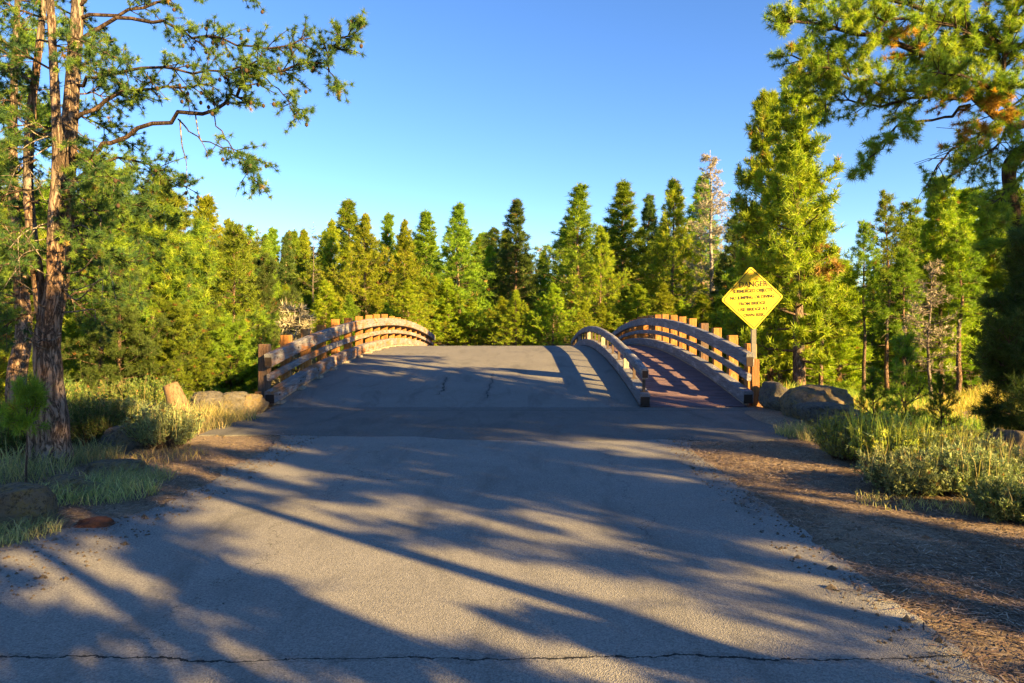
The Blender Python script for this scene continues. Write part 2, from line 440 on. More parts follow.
def rail(name, parent, x, z0, z1, w, mat, y0=Y0, y1=Y1, seg=None, wob=.01, seed=1, bev=.022):
    """a timber made of spliced lengths"""
    b = MB()
    ys = np.arange(y0, y1, seg or 99.)
    ends = list(ys) + [y1]
    for i in range(len(ends) - 1):
        sweep(b, x + random.uniform(-.006, .006), (z0 + z1) / 2, w, z1 - z0, np.linspace(ends[i] + (.004 if i else 0), ends[i + 1] - .004, 26), bev, wob=wob, seed=seed + i)
    o = b.build(name, mat, parent)
    # dark end grain plate on the near end
    return o
random.seed(5)
def endcap(parent, x, z0, z1, w, y):
    b = MB(); b.box(x - w / 2 + .012, x + w / 2 - .012, y - .008, y + .01, z0 + .012 + float(dz(y)), z1 - .012 + float(dz(y)))
    b.build('end_grain', M['endgrain'], parent)
# deck
b = MB(); sweep(b, -.36, -.13, 9.96, .24, bev=.01); b.build('deck', M['glulam'], bridge)
def deck_sheet():
    b = MB(); nx = 30; xs = np.linspace(-4.98, 2.12, nx); ys = np.linspace(Y0 - .06, Y1 + .1, 120)
    X, Yy = np.meshgrid(xs, ys); Z = dz(Yy) + .018 + vnoise(X, Yy, .8, 3) * .012
    V = np.stack([X, Yy, Z], -1); i = (np.arange(119)[:, None] * nx + np.arange(nx - 1)[None]).ravel()
    b.add(V.reshape(-1, 3), Q=np.stack([i, i + 1, i + nx + 1, i + nx], -1))
    e = V[0]; low = e.copy(); low[:, 2] -= .08; j = np.arange(nx - 1)
    b.add(np.vstack([e, low]), Q=np.stack([j, j + nx, j + nx + 1, j + 1], -1))
    b.build('roadway', M['deck'], bridge, smooth=False)
deck_sheet()
b = MB(); y = Y0 - .05; k = 0
while y < Y1:
    w = .145; z = float(dz(y + w / 2)); s = float(dz(y + w) - dz(y)) / 2
    z0 = z + .0; xa, xb = 2.31 + random.uniform(-.01, .01), 4.16 + random.uniform(-.01, .01)
    t = random.uniform(.035, .045)
    V = [(xa, y, z - s), (xb, y, z - s), (xb, y + w, z + s), (xa, y + w, z + s), (xa, y, z - s + t), (xb, y, z - s + t), (xb, y + w, z + s + t), (xa, y + w, z + s + t)]
    b.add(V, Q=[(3, 2, 1, 0), (4, 5, 6, 7), (0, 1, 5, 4), (1, 2, 6, 5), (2, 3, 7, 6), (3, 0, 4, 7)])
    y += w + .012
b.build('walkway', M['plank'], bridge)
for gx in (-4.9, -2.6, -.3, 2.0, 4.2):
    b = MB(); sweep(b, gx, -.58, .3, .65, bev=.02); b.build('girder', M['glulam'], bridge)
for ya, yb in ((13.0, 13.44), (36.9, 38.2)):
    b = MB(); b.box(-5.3, 4.55, ya, yb, -2.6, -.06); b.build('abutment', M['conc'], bridge)
PY = [13.78 + 1.272 * i for i in range(19)]
def vpost(parent, name, x, y, w, d, z0, z1, mat, tilt=0):
    b = MB(); zz = float(dz(min(max(y, Y0), Y1))); r = .014
    sec = [(-w / 2 + r, -d / 2), (w / 2 - r, -d / 2), (w / 2, -d / 2 + r), (w / 2, d / 2 - r), (w / 2 - r, d / 2), (-w / 2 + r, d / 2), (-w / 2, d / 2 - r), (-w / 2, -d / 2 + r)]
    zs = np.linspace(z0, z1 - .012, 4); V = []
    for q in zs: V += [(sx, sy, q) for sx, sy in sec]
    V += [(sx * .93, sy * .93, z1) for sx, sy in sec]
    V = np.array(V); V[:, 0] += V[:, 2] * tilt
    k = 8; Q = [(i * k + j, i * k + (j + 1) % k, (i + 1) * k + (j + 1) % k, (i + 1) * k + j) for i in range(4) for j in range(k)]
    b.add(V, Q=Q); b.N.append([4 * k + j for j in range(k)])
    o = b.build(name, mat, parent); o.location = (x, y, zz)
    return o
# left railing
R_l = empty('railing', parent=bridge); R_l['label'] = 'tall left railing, its rails streaked with orange'
XL = -5.05
def tall_rail(par, x, sgn, mat, seed):
    xr = x
    rail('top_rail', par, xr, .79, 1.05, .15, mat, seg=5.9, seed=seed)
    rail('middle_rail', par, xr + sgn * .03, .49, .63, .085, mat, y0=Y0 + .12, seg=5.9, seed=seed + 3)
    rail('curb_timber', par, xr - sgn * .03, .075, .32, .19, mat, seg=5.9, seed=seed + 6)
    rail('curb_ledge', par, xr - sgn * .03, .02, .075, .11, M['gpost'], y0=Y0 + .1, seg=5.9, seed=seed + 6, bev=.01)
    endcap(par, xr, .79, 1.05, .15, Y0); endcap(par, xr - sgn * .03, .075, .32, .19, Y0)
tall_rail(R_l, XL, -1, M['rail_w'], 11)
for i, y in enumerate(PY):
    mt = M['dpost'] if i == 0 else M['post']
    vpost(R_l, 'post', XL - .075 - .11 + random.uniform(-.01, .01), y, .2 + random.uniform(-.01, .015), .19, -.75, 1.16 + random.uniform(-.025, .03), mt, random.uniform(-.01, .01))
    b = MB(); b.box(XL - .02, XL + .20, y - .14, y + .14, .018 + float(dz(y)), .074 + float(dz(y)))
    if i < 14: b.build('spacer_block', M['gpost'], R_l)
vpost(R_l, 'post', XL - .18, Y0 - .1 + .07, .1, .12, -.3, .32, M['post'])
for i, y in enumerate(PY[:9]):
    for zz in (.92, .2):
        b = MB(); xx = XL + (.076 if zz > .5 else .126); z = float(dz(y)) + zz
        b.tube([(xx - .01, y, z), (xx + .008, y, z)], [.022, .02], 8); b.build('bolt', M['steel'], R_l)
# right railing
XR = 4.24
R_r = empty('railing', parent=bridge); R_r['label'] = 'tall right railing with grey weathered rails beside the walkway'
tall_rail(R_r, XR, 1, M['rail_g'], 31)
for i, y in enumerate(PY):
    mt = M['dpost'] if i == 3 or i == 9 else M['post']
    vpost(R_r, 'post', XR + .075 + .11, y + .25, .2 + random.uniform(-.01, .02), .19, -.75, 1.17 + random.uniform(-.025, .03), mt, random.uniform(-.012, .012))
# low middle railing
XM = 2.22
R_m = empty('railing', parent=bridge); R_m['label'] = 'low grey railing on steel posts between roadway and walkway'
rail('top_rail', R_m, XM, .55, .76, .145, M['rail_g'], seg=5.9, seed=51, bev=.045)
rail('curb_timber', R_m, XM, .03, .28, .2, M['rail_g'], seg=5.9, seed=55)
endcap(R_m, XM, .57, .74, .13, Y0); endcap(R_m, XM, .03, .28, .2, Y0)
for i, y in enumerate(PY):
    yy = y - .12; zz = float(dz(yy)); b = MB()
    wd = i % 4 == 2
    if wd: b.box(XM - .06, XM + .06, yy - .06, yy + .06, zz + .27, zz + .56)
    else:
        b.box(XM - .028, XM + .028, yy - .03, yy + .03, zz + .285, zz + .56)
        b.box(XM - .07, XM + .07, yy - .06, yy + .06, zz + .275, zz + .29)
        b.box(XM - .05, XM + .05, yy - .05, yy + .05, zz + .535, zz + .552)
    b.build('post', M['gpost'] if wd else M['steel'], R_m)

# ------------------------------------------------------------------ sign
def add_text(body, size, x, z, parent, mat, squeeze=1.0):
    cu = bpy.data.curves.new('lettering', 'FONT'); cu.body = body; cu.size = size; cu.align_x = 'CENTER'; cu.align_y = 'CENTER'
    cu.offset = .0015; cu.extrude = .001
    o = bpy.data.objects.new('lettering', cu); C.objects.link(o)
    dg = bpy.context.evaluated_depsgraph_get()
    me = bpy.data.meshes.new_from_object(o.evaluated_get(dg)); bpy.data.objects.remove(o)
    me.materials.clear(); me.materials.append(mat)
    o = bpy.data.objects.new('lettering', me); C.objects.link(o); o.parent = parent
    o.rotation_euler = (PI / 2, 0, 0); o.location = (x, -.0075, z); o.scale = (squeeze, 1, 1)
    return o
sx, sy, sz = W(752.4, 298.3, 13.72)
sign = tag(empty('danger_sign', (sx, sy, 0)), 'yellow diamond danger sign with black lettering on a post at the right railing', 'sign')
plate = empty('sign_plate', (0, 0, sz), parent=sign); plate.rotation_euler = (0, math.radians(-3.4), math.radians(4))
HD = .63
def diamond(h, r, y0, y1, name, mat, par, inner=None):
    b = MB(); pts = []
    for a0 in (0, 90, 180, 270):
        cx, cz = (h - r * 1.414) * math.cos(math.radians(a0)), (h - r * 1.414) * math.sin(math.radians(a0))
        for a in (-45, -15, 15, 45): pts.append((cx + r * math.cos(math.radians(a0 + a)), cz + r * math.sin(math.radians(a0 + a))))
    k = len(pts)
    if inner is None:
        V = [(x, y0, z) for x, z in pts] + [(x, y1, z) for x, z in pts]
        b.add(V, Q=[(j, (j + 1) % k, k + (j + 1) % k, k + j) for j in range(k)]); b.N.append(list(range(k))[::-1]); b.N.append([k + j for j in range(k)])
    else:
        s = inner; V = [(x, y, z) for y in (y0, y1) for f in (1, s) for x, z in [(p[0] * f, p[1] * f) for p in pts]]
        Q = []
        for j in range(k):
            j2 = (j + 1) % k
            Q += [(j, k + j, k + j2, j2), (2 * k + j, 2 * k + j2, 3 * k + j2, 3 * k + j), (j, j2, 2 * k + j2, 2 * k + j), (k + j, 3 * k + j, 3 * k + j2, k + j2)]
        b.add(V, Q=Q)
    return b.build(name, mat, par)
diamond(HD, .05, -.002, .002, 'panel', M['signy'], plate)
diamond(HD - .035, .04, -.006, -.0035, 'border', M['signk'], plate, inner=.968)
for body, size, z, mt, sq, x in (('DANGER', .150, .27, 'signk', .95, .03), ('SUBMERGED OBJECTS', .092, .145, 'signk', .88, .01), ('NO JUMPING OR DIVING', .088, .02, 'signk', .9, 0),
                              ('FROM BRIDGE', .088, -.10, 'signk', .98, -.01), ('USE BRIDGE AT', .088, -.215, 'signk', .98, 0), ('OWN RISK', .088, -.33, 'signk', .98, .01)):
    add_text(body, size, x, z, plate, M[mt], sq)
for z in (.45, -.5):
    b = MB(); b.tube([(0, -.009, z), (0, -.003, z)], [.012, .012], 8); b.build('bolt', M['steel'], plate)
b = MB(); b.box(-.045, .045, .012, .075, .95, sz + .45); o = b.build('metal_post', M['metal'], sign); o.location = (.035, 0, 0)
b = MB(); b.box(-.07, .07, -.045, .10, -.3, .93); o = b.build('wooden_post', M['dbrown'], sign); o.location = (.055, .0, 0)

# ------------------------------------------------------------------ vegetation engine
def tufts(b, P, A, n, L, w, spread, col, rng, jit=.15):
    """needle tufts: n thin blades fanned about axis A at P"""
    N = len(P)
    if N == 0: return
    L = np.broadcast_to(L, (N,)); col = np.broadcast_to(col, (N, 3))
    D = norm(A[:, None] * (1 - spread) + rng.normal(size=(N, n, 3)) * spread * .8)
    ln = L[:, None] * rng.uniform(.65, 1.15, (N, n))
    st = P[:, None] + rng.normal(size=(N, n, 3)) * (L[:, None, None] * jit)
    side = norm(np.cross(D, rng.normal(size=(N, n, 3)))) * (w / 2)
    V = np.stack([st - side, st + side, st + D * ln[..., None]], 2).reshape(-1, 3)
    cc = np.repeat(np.clip(col[:, None] * rng.uniform(.8, 1.2, (N, n, 1)), 0, 1).reshape(-1, 3), 3, 0)
    b.add(V, T=np.arange(len(V)).reshape(-1, 3), col=cc)

GREEN = np.array([(.075, .115, .022), (.10, .135, .022), (.055, .09, .025), (.125, .15, .025)])
BROWN = np.array([(.22, .10, .03), (.28, .16, .06)])
def tint(rng, N, pal=GREEN, dead=.01, patch=None):
    c = pal[rng.integers(0, len(pal), N)] * rng.uniform(.8, 1.25, (N, 1))
    d = rng.random(N) < dead
    c[d] = BROWN[rng.integers(0, 2, d.sum())]
    return c

def limb_growth(bw, P, A, Cx, rng, pts, r0, r1, tw=.5, twn=12, start=.25, tuft_step=.12, up=.35, droop=0, k=6, sub=True, tips=1.0, bare=0.0, wk=4):
    """branch along pts with twigs and tuft sites; appends to tube builder bw and lists P, A"""
    n = max(6, len(pts) * 3)
    c = catmull(pts, n); Ltot = np.linalg.norm(np.diff(c, axis=0), axis=1).sum()
    c[1:-1] += rng.normal(size=(n - 2, 3)) * Ltot * .008
    bw.tube(c, np.linspace(r0, r1, n), k)
    tg = norm(np.gradient(c, axis=0))
    for q in range(twn):
        t = start + (1 - start) * ((q + rng.random()) / twn)
        i = min(n - 1, int(t * (n - 1))); o = c[i]; d = tg[i]
        side = norm(np.cross(d, rng.normal(size=3)) + np.array([0, 0, up * rng.random()]))
        dr = norm(d * rng.uniform(.3, 1.0) + side * rng.uniform(.6, 1.1) + np.array([0, 0, up - droop]) * .6)
        ln = tw * rng.uniform(.5, 1.2) * (1.15 - .6 * t)
        p1 = o + dr * ln * .5; p2 = p1 + norm(dr + np.array([0, 0, up * .5 - droop * 1.2]) + rng.normal(size=3) * .25) * ln * .5
        bw.tube([o, p1, p2], [r1 * .8 + .002, r1 * .6 + .001, r1 * .4 + .001], wk)
        if rng.random() < bare: continue
        segs = [(p1, p2)]
        if sub:
            for _ in range(2):
                s = o + (p1 - o) * rng.uniform(.4, 1) ; e = s + norm(dr + rng.normal(size=3) * .6 + np.array([0, 0, .3 - droop])) * ln * .4
                bw.tube([s, e], [r1 * .5 + .001, r1 * .3 + .001], 3); segs.append((s, e))
        for (s, e) in segs:
            m = max(1, int(np.linalg.norm(e - s) / tuft_step)); ax = norm(e - s)
            for u in np.linspace(.35, 1, m + 1):
                P.append(s + (e - s) * u); A.append(ax)
    if tips:
        for u in np.linspace(.8, 1, 3):
            P.append(c[int(u * (n - 1))]); A.append(tg[-1])

def conifer(rng, H, cb, R, nb, needles, L, w, palette=GREEN, dead=.01, trunk_r=.16, shape=.8, upang=(5, 55), tstep=.3, bark='bark_f', lean=(0, 0), fill=1.0, ragged=.3, twn=8, twl=.38, spread=.55, deadlow=6, top_t=.97, sub=False, patch=None):
    """returns (Empty name args) trunk, branches, crown meshes under a new Empty"""
    root = empty('pine_tree')
    zt = np.linspace(0, H, 12); wob = np.cumsum(rng.normal(size=(12, 2)) * .012 * H / 4, 0)
    tr = np.stack([wob[:, 0] + lean[0] * zt, wob[:, 1] + lean[1] * zt, zt], -1); tr -= [tr[0, 0], tr[0, 1], 0]
    tr[0, 2] = -.4
    rad = trunk_r * (1 - zt / H * .93); rad[0] *= 1.3
    bt = MB(); bt.tube(catmull(tr, 24), np.interp(np.linspace(0, 1, 24), np.linspace(0, 1, 12), rad), 9)
    def at(z): return np.array([np.interp(z, zt, tr[:, 0]), np.interp(z, zt, tr[:, 1]), z])
    bb = MB(); P = []; A = []
    az = rng.random() * 6
    gap = rng.normal(size=8)
    for i in range(nb):
        t = (i + rng.random()) / nb; t = t ** .9 * top_t
        z = H * (cb + (1 - cb) * t); az += 2.4 + rng.normal() * .3
        prof = (1 - t) ** shape * (1 - math.exp(-(t + .08) * 9)) + .05
        lobes = 1 + ragged * math.sin(az * 2 + gap[0] * 3 + t * 9 * gap[1]) 
        Lb = R * prof * lobes * rng.uniform(.6, 1.12)
        el = math.radians(upang[0] + (upang[1] - upang[0]) * t ** 1.3 + rng.normal() * 7)
        d = np.array([math.cos(az) * math.cos(el), math.sin(az) * math.cos(el), math.sin(el)])
        o = at(z); m = o + d * Lb * .55 - np.array([0, 0, .03 * Lb]); e = o + d * Lb + np.array([0, 0, .10 * Lb])
        limb_growth(bb, P, A, None, rng, [o, m, e], max(.012, trunk_r * .2 * (1 - t * .6)), .006, tw=Lb * twl + .15, twn=max(3, int(twn * (.45 + Lb / R))), start=.22, tuft_step=tstep, up=.45, sub=sub, k=4, wk=3)
    for q in np.linspace(.9, 1, 7): P.append(at(H * q)); A.append(np.array([0, 0, 1.]))
    for i in range(deadlow):
        z = H * cb * rng.uniform(.3, 1.0); az = rng.random() * 6.28; Lb = R * rng.uniform(.25, .6)
        d = np.array([math.cos(az), math.sin(az), rng.uniform(-.25, .2)]); o = at(z)
        bt.tube([o, o + d * Lb * .5, o + d * Lb + np.array([0, 0, -.1 * Lb])], [.018, .012, .004], 4)
    P = np.array(P); A = norm(np.array(A) + np.array([0, 0, .25]))
    if fill < 1:
        keep = rng.random(len(P)) < fill; P = P[keep]; A = A[keep]
    col = tint(rng, len(P), palette, dead)
    if patch:
        for (pz, pr, pa) in patch:
            dd = np.linalg.norm(P - np.array([pa[0], pa[1], pz]), axis=1); q = (dd < pr) & (rng.random(len(P)) < .75)
            col[q] = BROWN[rng.integers(0, 2, q.sum())] * rng.uniform(.7, 1.3, (q.sum(), 1))
    bc = MB(); tufts(bc, P, A, needles, L * rng.uniform(.8, 1.2, len(P)), w, spread, col, rng)
    bt.build('trunk', M[bark], root, smooth=True)
    bb.build('branches', M[bark], root, smooth=True)
    bc.build('crown', M['leaf'], root, attr=True)
    root['H'] = H
    return root
USED = {}
def place(root, px, top, d, label, group, dx=0, rot=0, wscale=1.0, cat='tree', name=None, used=USED):
    """stand a copy at depth d so its top is at height of pixel row top"""
    x = (px - VX) / FPX * d; g = float(terr(np.array(x), np.array(d))) - .05
    h = (HY - top) / FPX * d + CAMH - g
    o = root if root.as_pointer() not in used else copy_tree(root)
    used[root.as_pointer()] = 1
    s = h / root['H']
    o.location = (x, d, g); o.rotation_euler = (0, 0, rot); o.scale = (s * wscale, s * wscale, s)
    tag(o, label, cat, group)
    if name: o.name = name
    return o

PALF = np.array([(.20, .25, .014), (.24, .28, .016), (.15, .20, .016), (.27, .28, .018)])     # yellow-green raised so the needles look sunlit
PALM = np.array([(.135, .19, .016), (.175, .225, .016), (.10, .15, .018)])
PALD = np.array([(.065, .10, .024), (.085, .12, .026), (.055, .085, .022)])
rng = np.random.default_rng(11)
far = [conifer(np.random.default_rng(100 + i), 12, .05, r * 1.55, int(nb * 1.3), 15, .27, .036, palette=p, trunk_r=.15, shape=sh + .3, tstep=.27, twn=9, dead=.012, ragged=rg, twl=.3)
       for i, (r, nb, p, sh, rg) in enumerate([(2.1, 95, PALM, .75, .25), (2.5, 105, PALF, .7, .3), (1.45, 90, PALM, .6, .2), (2.3, 95, PALF, .9, .35), (1.7, 95, PALD, .65, .3), (2.6, 100, PALM, .8, .35)])]
thin = conifer(np.random.default_rng(120), 12, .35, .95, 60, 7, .28, .04, palette=PALM, trunk_r=.10, shape=.5, tstep=.28, twn=6, ragged=.35)
GF = 'conifers of the far bank behind the bridge'
skyline = [  # px, top, depth, variant, width scale, label
 (206, 196, 34, 1, 1.0, 'leftmost tall yellow-green pine of the far bank, behind the big leaning-stem pine'),
 (229, 219, 38, 3, .9, 'yellow-green pine just right of the tallest pine at the left of the far bank'),
 (248, 225, 46, 6, 1, 'thin spire-topped pine left of the left railing, taller of two spires'),
 (263, 238, 44, 6, .9, 'thin spire-topped pine left of the left railing, lower of two spires'),
 (284, 233, 48, 4, .75, 'dark narrow pine above the near end of the left railing'),
 (296, 230, 52, 2, .8, 'narrow pine directly right of the dark narrow one over the left railing'),
 (330, 219, 50, 3, .8, 'shorter shoulder pine hugging the left side of the broad pine above the left railing'),
 (349, 200, 52, 5, 1.15, 'broadest tall pine above the left railing with a rounded double top'),
 (366, 214, 47, 1, .8, 'bright pine at the right flank of the broad pine above the left railing'),
 (389, 213, 54, 0, .8, 'pine above the crest of the left railing, left one of a close pair'),
 (404, 219, 52, 3, .8, 'pine above the crest of the left railing, right one of a close pair'),
 (426, 210, 55, 2, 1.2, 'single pointed pine above the far drop of the left railing'),
 (460, 203, 46, 0, 1.05, 'full pointed pine left of the middle of the bridge deck, lit yellow low down'),
 (488, 245, 58, 3, 1.0, 'low pine top filling the dip left of the dark narrow pine at mid deck'),
 (516, 200, 56, 4, 1.0, 'dark narrow solitary pine rising over the middle of the deck'),
 (541, 265, 60, 1, 1.0, 'lowest pine top in the notch of the tree line right of the middle'),
 (581, 184, 50, 0, 1.1, 'tall pine with rounded top above the start of the low middle railing'),
 (600, 226, 46, 1, .8, 'bright young pine filling the gap between the two tall pines over the middle railing'),
 (622, 180, 54, 2, 1.3, 'tall sharply pointed pine directly above the low middle railing'),
 (647, 194, 58, 4, .9, 'dark pine squeezed between two tall pointed pines over the walkway'),
 (674, 180, 50, 1, .85, 'tall bright pointed pine above the right railing crest'),
 (700, 174, 56, 2, 1.1, 'tall green pine just left of the grey dead tree'),
 (731, 214, 46, 4, 1.1, 'dark lower pine just behind the left corner of the yellow sign'),
]
for i, (px, top, d, v, ws, lab) in enumerate(skyline):
    root = thin if v == 6 else far[v]
    place(root, px, top, d, lab, GF, rot=i * 1.7, wscale=ws * 1.32)
fr = random.Random(4)
for i in range(54):   # second rows
    px = 190 + i * 10.8 + fr.uniform(-8, 8); d = fr.uniform(60, 80)
    place(far[fr.choice([0, 2, 3, 4, 5, 1])], px, fr.uniform(226, 256), d, 'mid-green pine in the dense rows behind the pointed front pines', 'pines filling the far forest', rot=fr.uniform(0, 6), wscale=fr.uniform(1.1, 1.6))
for i in range(22):   # low young pines at the bank foot
    px = 285 + i * 21 + fr.uniform(-8, 8); d = fr.uniform(41, 45)
    place(far[fr.choice([1, 3, 1, 0])], px, fr.uniform(275, 306), d, 'low bushy young pine along the foot of the far bank', 'young pines along the far bank', rot=fr.uniform(0, 6), wscale=fr.uniform(1.4, 1.9))

def snag(rng, H, R, n, grey_needles=0, r=.14):
    root = empty('dead_tree'); b = MB(); zt = np.linspace(-.3, H, 14)
    tr = np.stack([np.cumsum(rng.normal(size=14) * .03), np.cumsum(rng.normal(size=14) * .03), zt], -1)
    b.tube(tr, np.linspace(r, .012, 14), 8)
    bb = b; P = []; A = []
    for i in range(n):
        t = rng.uniform(.25, .98); z = H * t; az = rng.random() * 6.28; L = R * (1.15 - t) * rng.uniform(.4, 1.1) + .15
        o = np.array([np.interp(z, zt, tr[:, 0]), np.interp(z, zt, tr[:, 1]), z]); d = np.array([math.cos(az), math.sin(az), rng.uniform(-.2, .35)])
        limb_growth(bb, P, A, None, rng, [o, o + d * L * .5, o + d * L + [0, 0, .1 * L]], .022, .005, tw=L * .4, twn=6, start=.3, tuft_step=.3, sub=False, k=4, wk=3)
    bb.build('trunk', M['dead'], root, smooth=True)
    if grey_needles:
        P = np.array(P); A = np.array(A); kp = rng.random(len(P)) < grey_needles; bc = MB()
        tufts(bc, P[kp], A[kp], 6, .2, .03, .6, np.array([(.30, .25, .17)]), rng); bc.build('crown', M['leafdead'], root, attr=True)
    root['H'] = H
    return root
M['dead0'] = M['dead']; M['dead'] = M['bark_w2']
sn1 = snag(np.random.default_rng(3), 13, 2.3, 150, .7, .2)
M['dead'] = M['dead0']
place(sn1, 712, 150, 48, 'grey dead tree with bare silvery crown standing left of the sign', None, cat='dead tree', rot=1)
sn2 = snag(np.random.default_rng(5), 12, 1.2, 45, 0, .08)
place(sn2, 314, 222, 45, 'thin bare snag poking out left of the broad pine above the left railing', None, cat='dead tree')
sn3 = snag(np.random.default_rng(6), 4.6, 1.0, 70, .8, .06)
place(sn3, 290, 304, 19.5, 'small pale dead tree with dry twigs just behind the left railing', None, cat='dead tree')

# --- right hand stand, 18 to 40 m
GR = 'pines of the stand right of the sign'
midA = conifer(np.random.default_rng(201), 12, .25, 2.05, 80, 12, .2, .026, palette=PALF, trunk_r=.24, shape=.72, tstep=.2, twn=13, bark='bark_o', sub=True, ragged=.3, patch=[(6.0, .9, (.2, -1.5))], deadlow=10)
midB = conifer(np.random.default_rng(202), 11, .2, 1.9, 100, 12, .2, .026, palette=PALF, trunk_r=.15, shape=.6, tstep=.2, twn=12, bark='bark_o', sub=True, ragged=.4, deadlow=14, dead=.02)
midC = conifer(np.random.default_rng(203), 11, .5, 1.1, 55, 12, .2, .026, palette=PALM, trunk_r=.13, shape=.5, tstep=.22, twn=8, bark='bark_o', sub=False, ragged=.4, deadlow=24, upang=(-10, 45))
midD = conifer(np.random.default_rng(204), 8, .1, 2.2, 90, 14, .19, .022, palette=PALM, trunk_r=.14, shape=.65, tstep=.18, twn=13, bark='bark_g', sub=True, ragged=.4, deadlow=8)
place(midA, 799, 72, 24, 'tallest big pine right of the sign, with rusty dead needles at mid height', GR, rot=.4)
place(midB, 770, 94, 27, 'slightly lower pine pressed against the left side of the tallest pine', GR, rot=2, wscale=.8)
place(midB, 838, 262, 27, 'short bright pine in the gap right of the tallest pine', GR, rot=4, wscale=1.6)
place(midC, 866, 224, 25, 'thin leaning pine with bare rusty trunk right of the sky gap', GR, rot=1)
place(midC, 886, 196, 27, 'slender pine with tall pale bare trunk, taller of the two beside the sky gap', GR, rot=3)
place(midC, 907, 204, 30, 'slim pine top directly right of the slender pair', GR, rot=5, wscale=1.4)
place(midB, 942, 178, 27, 'bright yellow-green pine under the overhanging boughs at the right', GR, rot=.7)
place(midB, 985, 210, 31, 'yellow-green pine behind the dark bushy pine at the right edge', GR, rot=3.3, wscale=1.2)
place(midD, 915, 268, 29, 'low dense pine beneath the slim pines at the right', GR, rot=2.2)
place(midD, 1010, 190, 30, 'broad pine at the right edge behind the crooked dark trunk', GR, rot=4.2)
for px, top, d, q in ((820, 235, 25, 1.2), (846, 280, 30, 1.5), (925, 228, 33, 1.5), (958, 232, 26, 1.5), (778, 240, 29, 1.3), (872, 262, 34, 1.2), (906, 250, 24, 1.3)):
    place(midC, px, top, d, {820: 'bare-trunked pine just right of the tallest pine', 846: 'short bare-trunked pine under the sky gap', 925: 'bare-trunked pine behind the tangled dead pine', 958: 'rusty bare trunk right of the tangled dead pine', 778: 'bare-trunked pine just right of the sign post', 872: 'farther bare-trunked pine between the slender pair', 906: 'bare-trunked pine left of the tangled dead pine'}[px], GR, rot=px, wscale=q)
for px, top, d, lab in ((918, 222, 36, 'pine crown behind the slim pines right of the sky gap'), (968, 190, 37, 'tall bright pine right of the one under the overhanging boughs'), (1002, 205, 40, 'pine crown touching the crooked dark limb'), (890, 268, 38, 'lower pine crown at the foot of the slender pair')):
    place(midB, px, top, d, lab, GR, rot=px, wscale=1.5)
place(midA, 752, 205, 33, 'pine standing right behind the yellow sign', GR, rot=2.7, wscale=.9)
for i in range(26):
    px = 745 + i * 12.5 + fr.uniform(-6, 6); d = fr.uniform(36, 60)
    place(far[fr.choice([0, 1, 3, 5])], px, fr.uniform(278, 306) if 838 < px < 880 else fr.uniform(225, 285), d, 'sunlit pine deep in the woods beyond the meadow', 'pines beyond the meadow', rot=fr.uniform(0, 6), wscale=1.3)
sn4 = snag(np.random.default_rng(8), 6, 1.5, 90, .25, .09)
place(sn4, 934, 262, 17.5, 'pale dead pine with tangled bare twigs at the meadow edge', None, cat='dead tree')

# --- left thicket
GL = 'pines of the left thicket'
PALX = np.array([(.14, .19, .015), (.18, .225, .016), (.09, .135, .018), (.21, .23, .018), (.06, .10, .02)])
lt = [conifer(np.random.default_rng(300 + i), 7, .08, 2.3, 88, 26, .13, .013, palette=p, trunk_r=.12, shape=.6, tstep=.2, twn=12, spread=.7, bark='bark_g', sub=True, ragged=.6, deadlow=6, upang=(-5, 50), dead=dd) for i, (p, dd) in enumerate([(PALX, .01), (PALM, .02), (PALX, .03)])]
for (px, top, d, v, ws, lab) in [
    (150, 228, 17, 0, 1.0, 'bright bushy pine in the middle of the left thicket'),
    (196, 238, 20, 2, 1.0, 'yellow-green bushy pine between the thicket and the left railing'),
    (110, 170, 20, 1, .9, 'tall green pine right behind the big multi-stemmed trunk'),
    (238, 268, 25, 1, 1.0, 'low pine closing the thicket beside the left railing'),
    (20, 195, 17, 1, 1.0, 'dim green pine at the far left behind the big trunk'),
    (65, 210, 22, 2, 1.1, 'sunlit pine glimpsed between the stems of the big trunk'),
    (-30, 150, 13, 0, 1.0, 'leafy pine cut by the left edge of the picture'),
    (165, 190, 27, 2, 1.0, 'tall yellow pine over the left thicket under the long bough'),
    (175, 305, 14.5, 1, 1.2, 'low dark green pine behind the leaning stump'),
    (230, 325, 17.5, 1, 1.3, 'knee-high green pine just left of the first railing post')]:
    place(lt[v], px, top, d, lab, GL, rot=px * .1, wscale=ws)
ltd = conifer(np.random.default_rng(310), 7, .08, 2.0, 80, 22, .13, .013, palette=PALD, trunk_r=.12, shape=.7, tstep=.2, twn=11, spread=.7, bark='bark_g', sub=True, ragged=.6, deadlow=8)  # added pines, needles coloured dark to stand for the thicket's shaded gaps
place(ltd, 118, 262, 14, 'pine coloured dark as shade low in the gap right of the big trunk', GL, rot=1, wscale=1.0)
place(ltd, 262, 262, 24, 'pine coloured dark as shade between the thicket and the left railing posts', GL, rot=3, wscale=.9)
place(ltd, 182, 268, 17.5, 'pine coloured dark as shade between the bright pines of the thicket', GL, rot=5, wscale=.8)
place(midC, 237, 226, 19, 'thin pine with a pale bare trunk in front of the thicket, left of the railing', GL, rot=2, wscale=1.1)
place(midC, 100, 165, 15, 'thin pine with bare trunk just right of the big trunk', GL, rot=4)
for i in range(14):
    px = -40 + i * 23 + fr.uniform(-8, 8)
    place(far[fr.choice([0, 1, 3, 5])], px, fr.uniform(215, 262), fr.uniform(36, 60), 'sunlit pine far behind the left thicket', 'pines far behind the left thicket', rot=fr.uniform(0, 6), wscale=1.2)

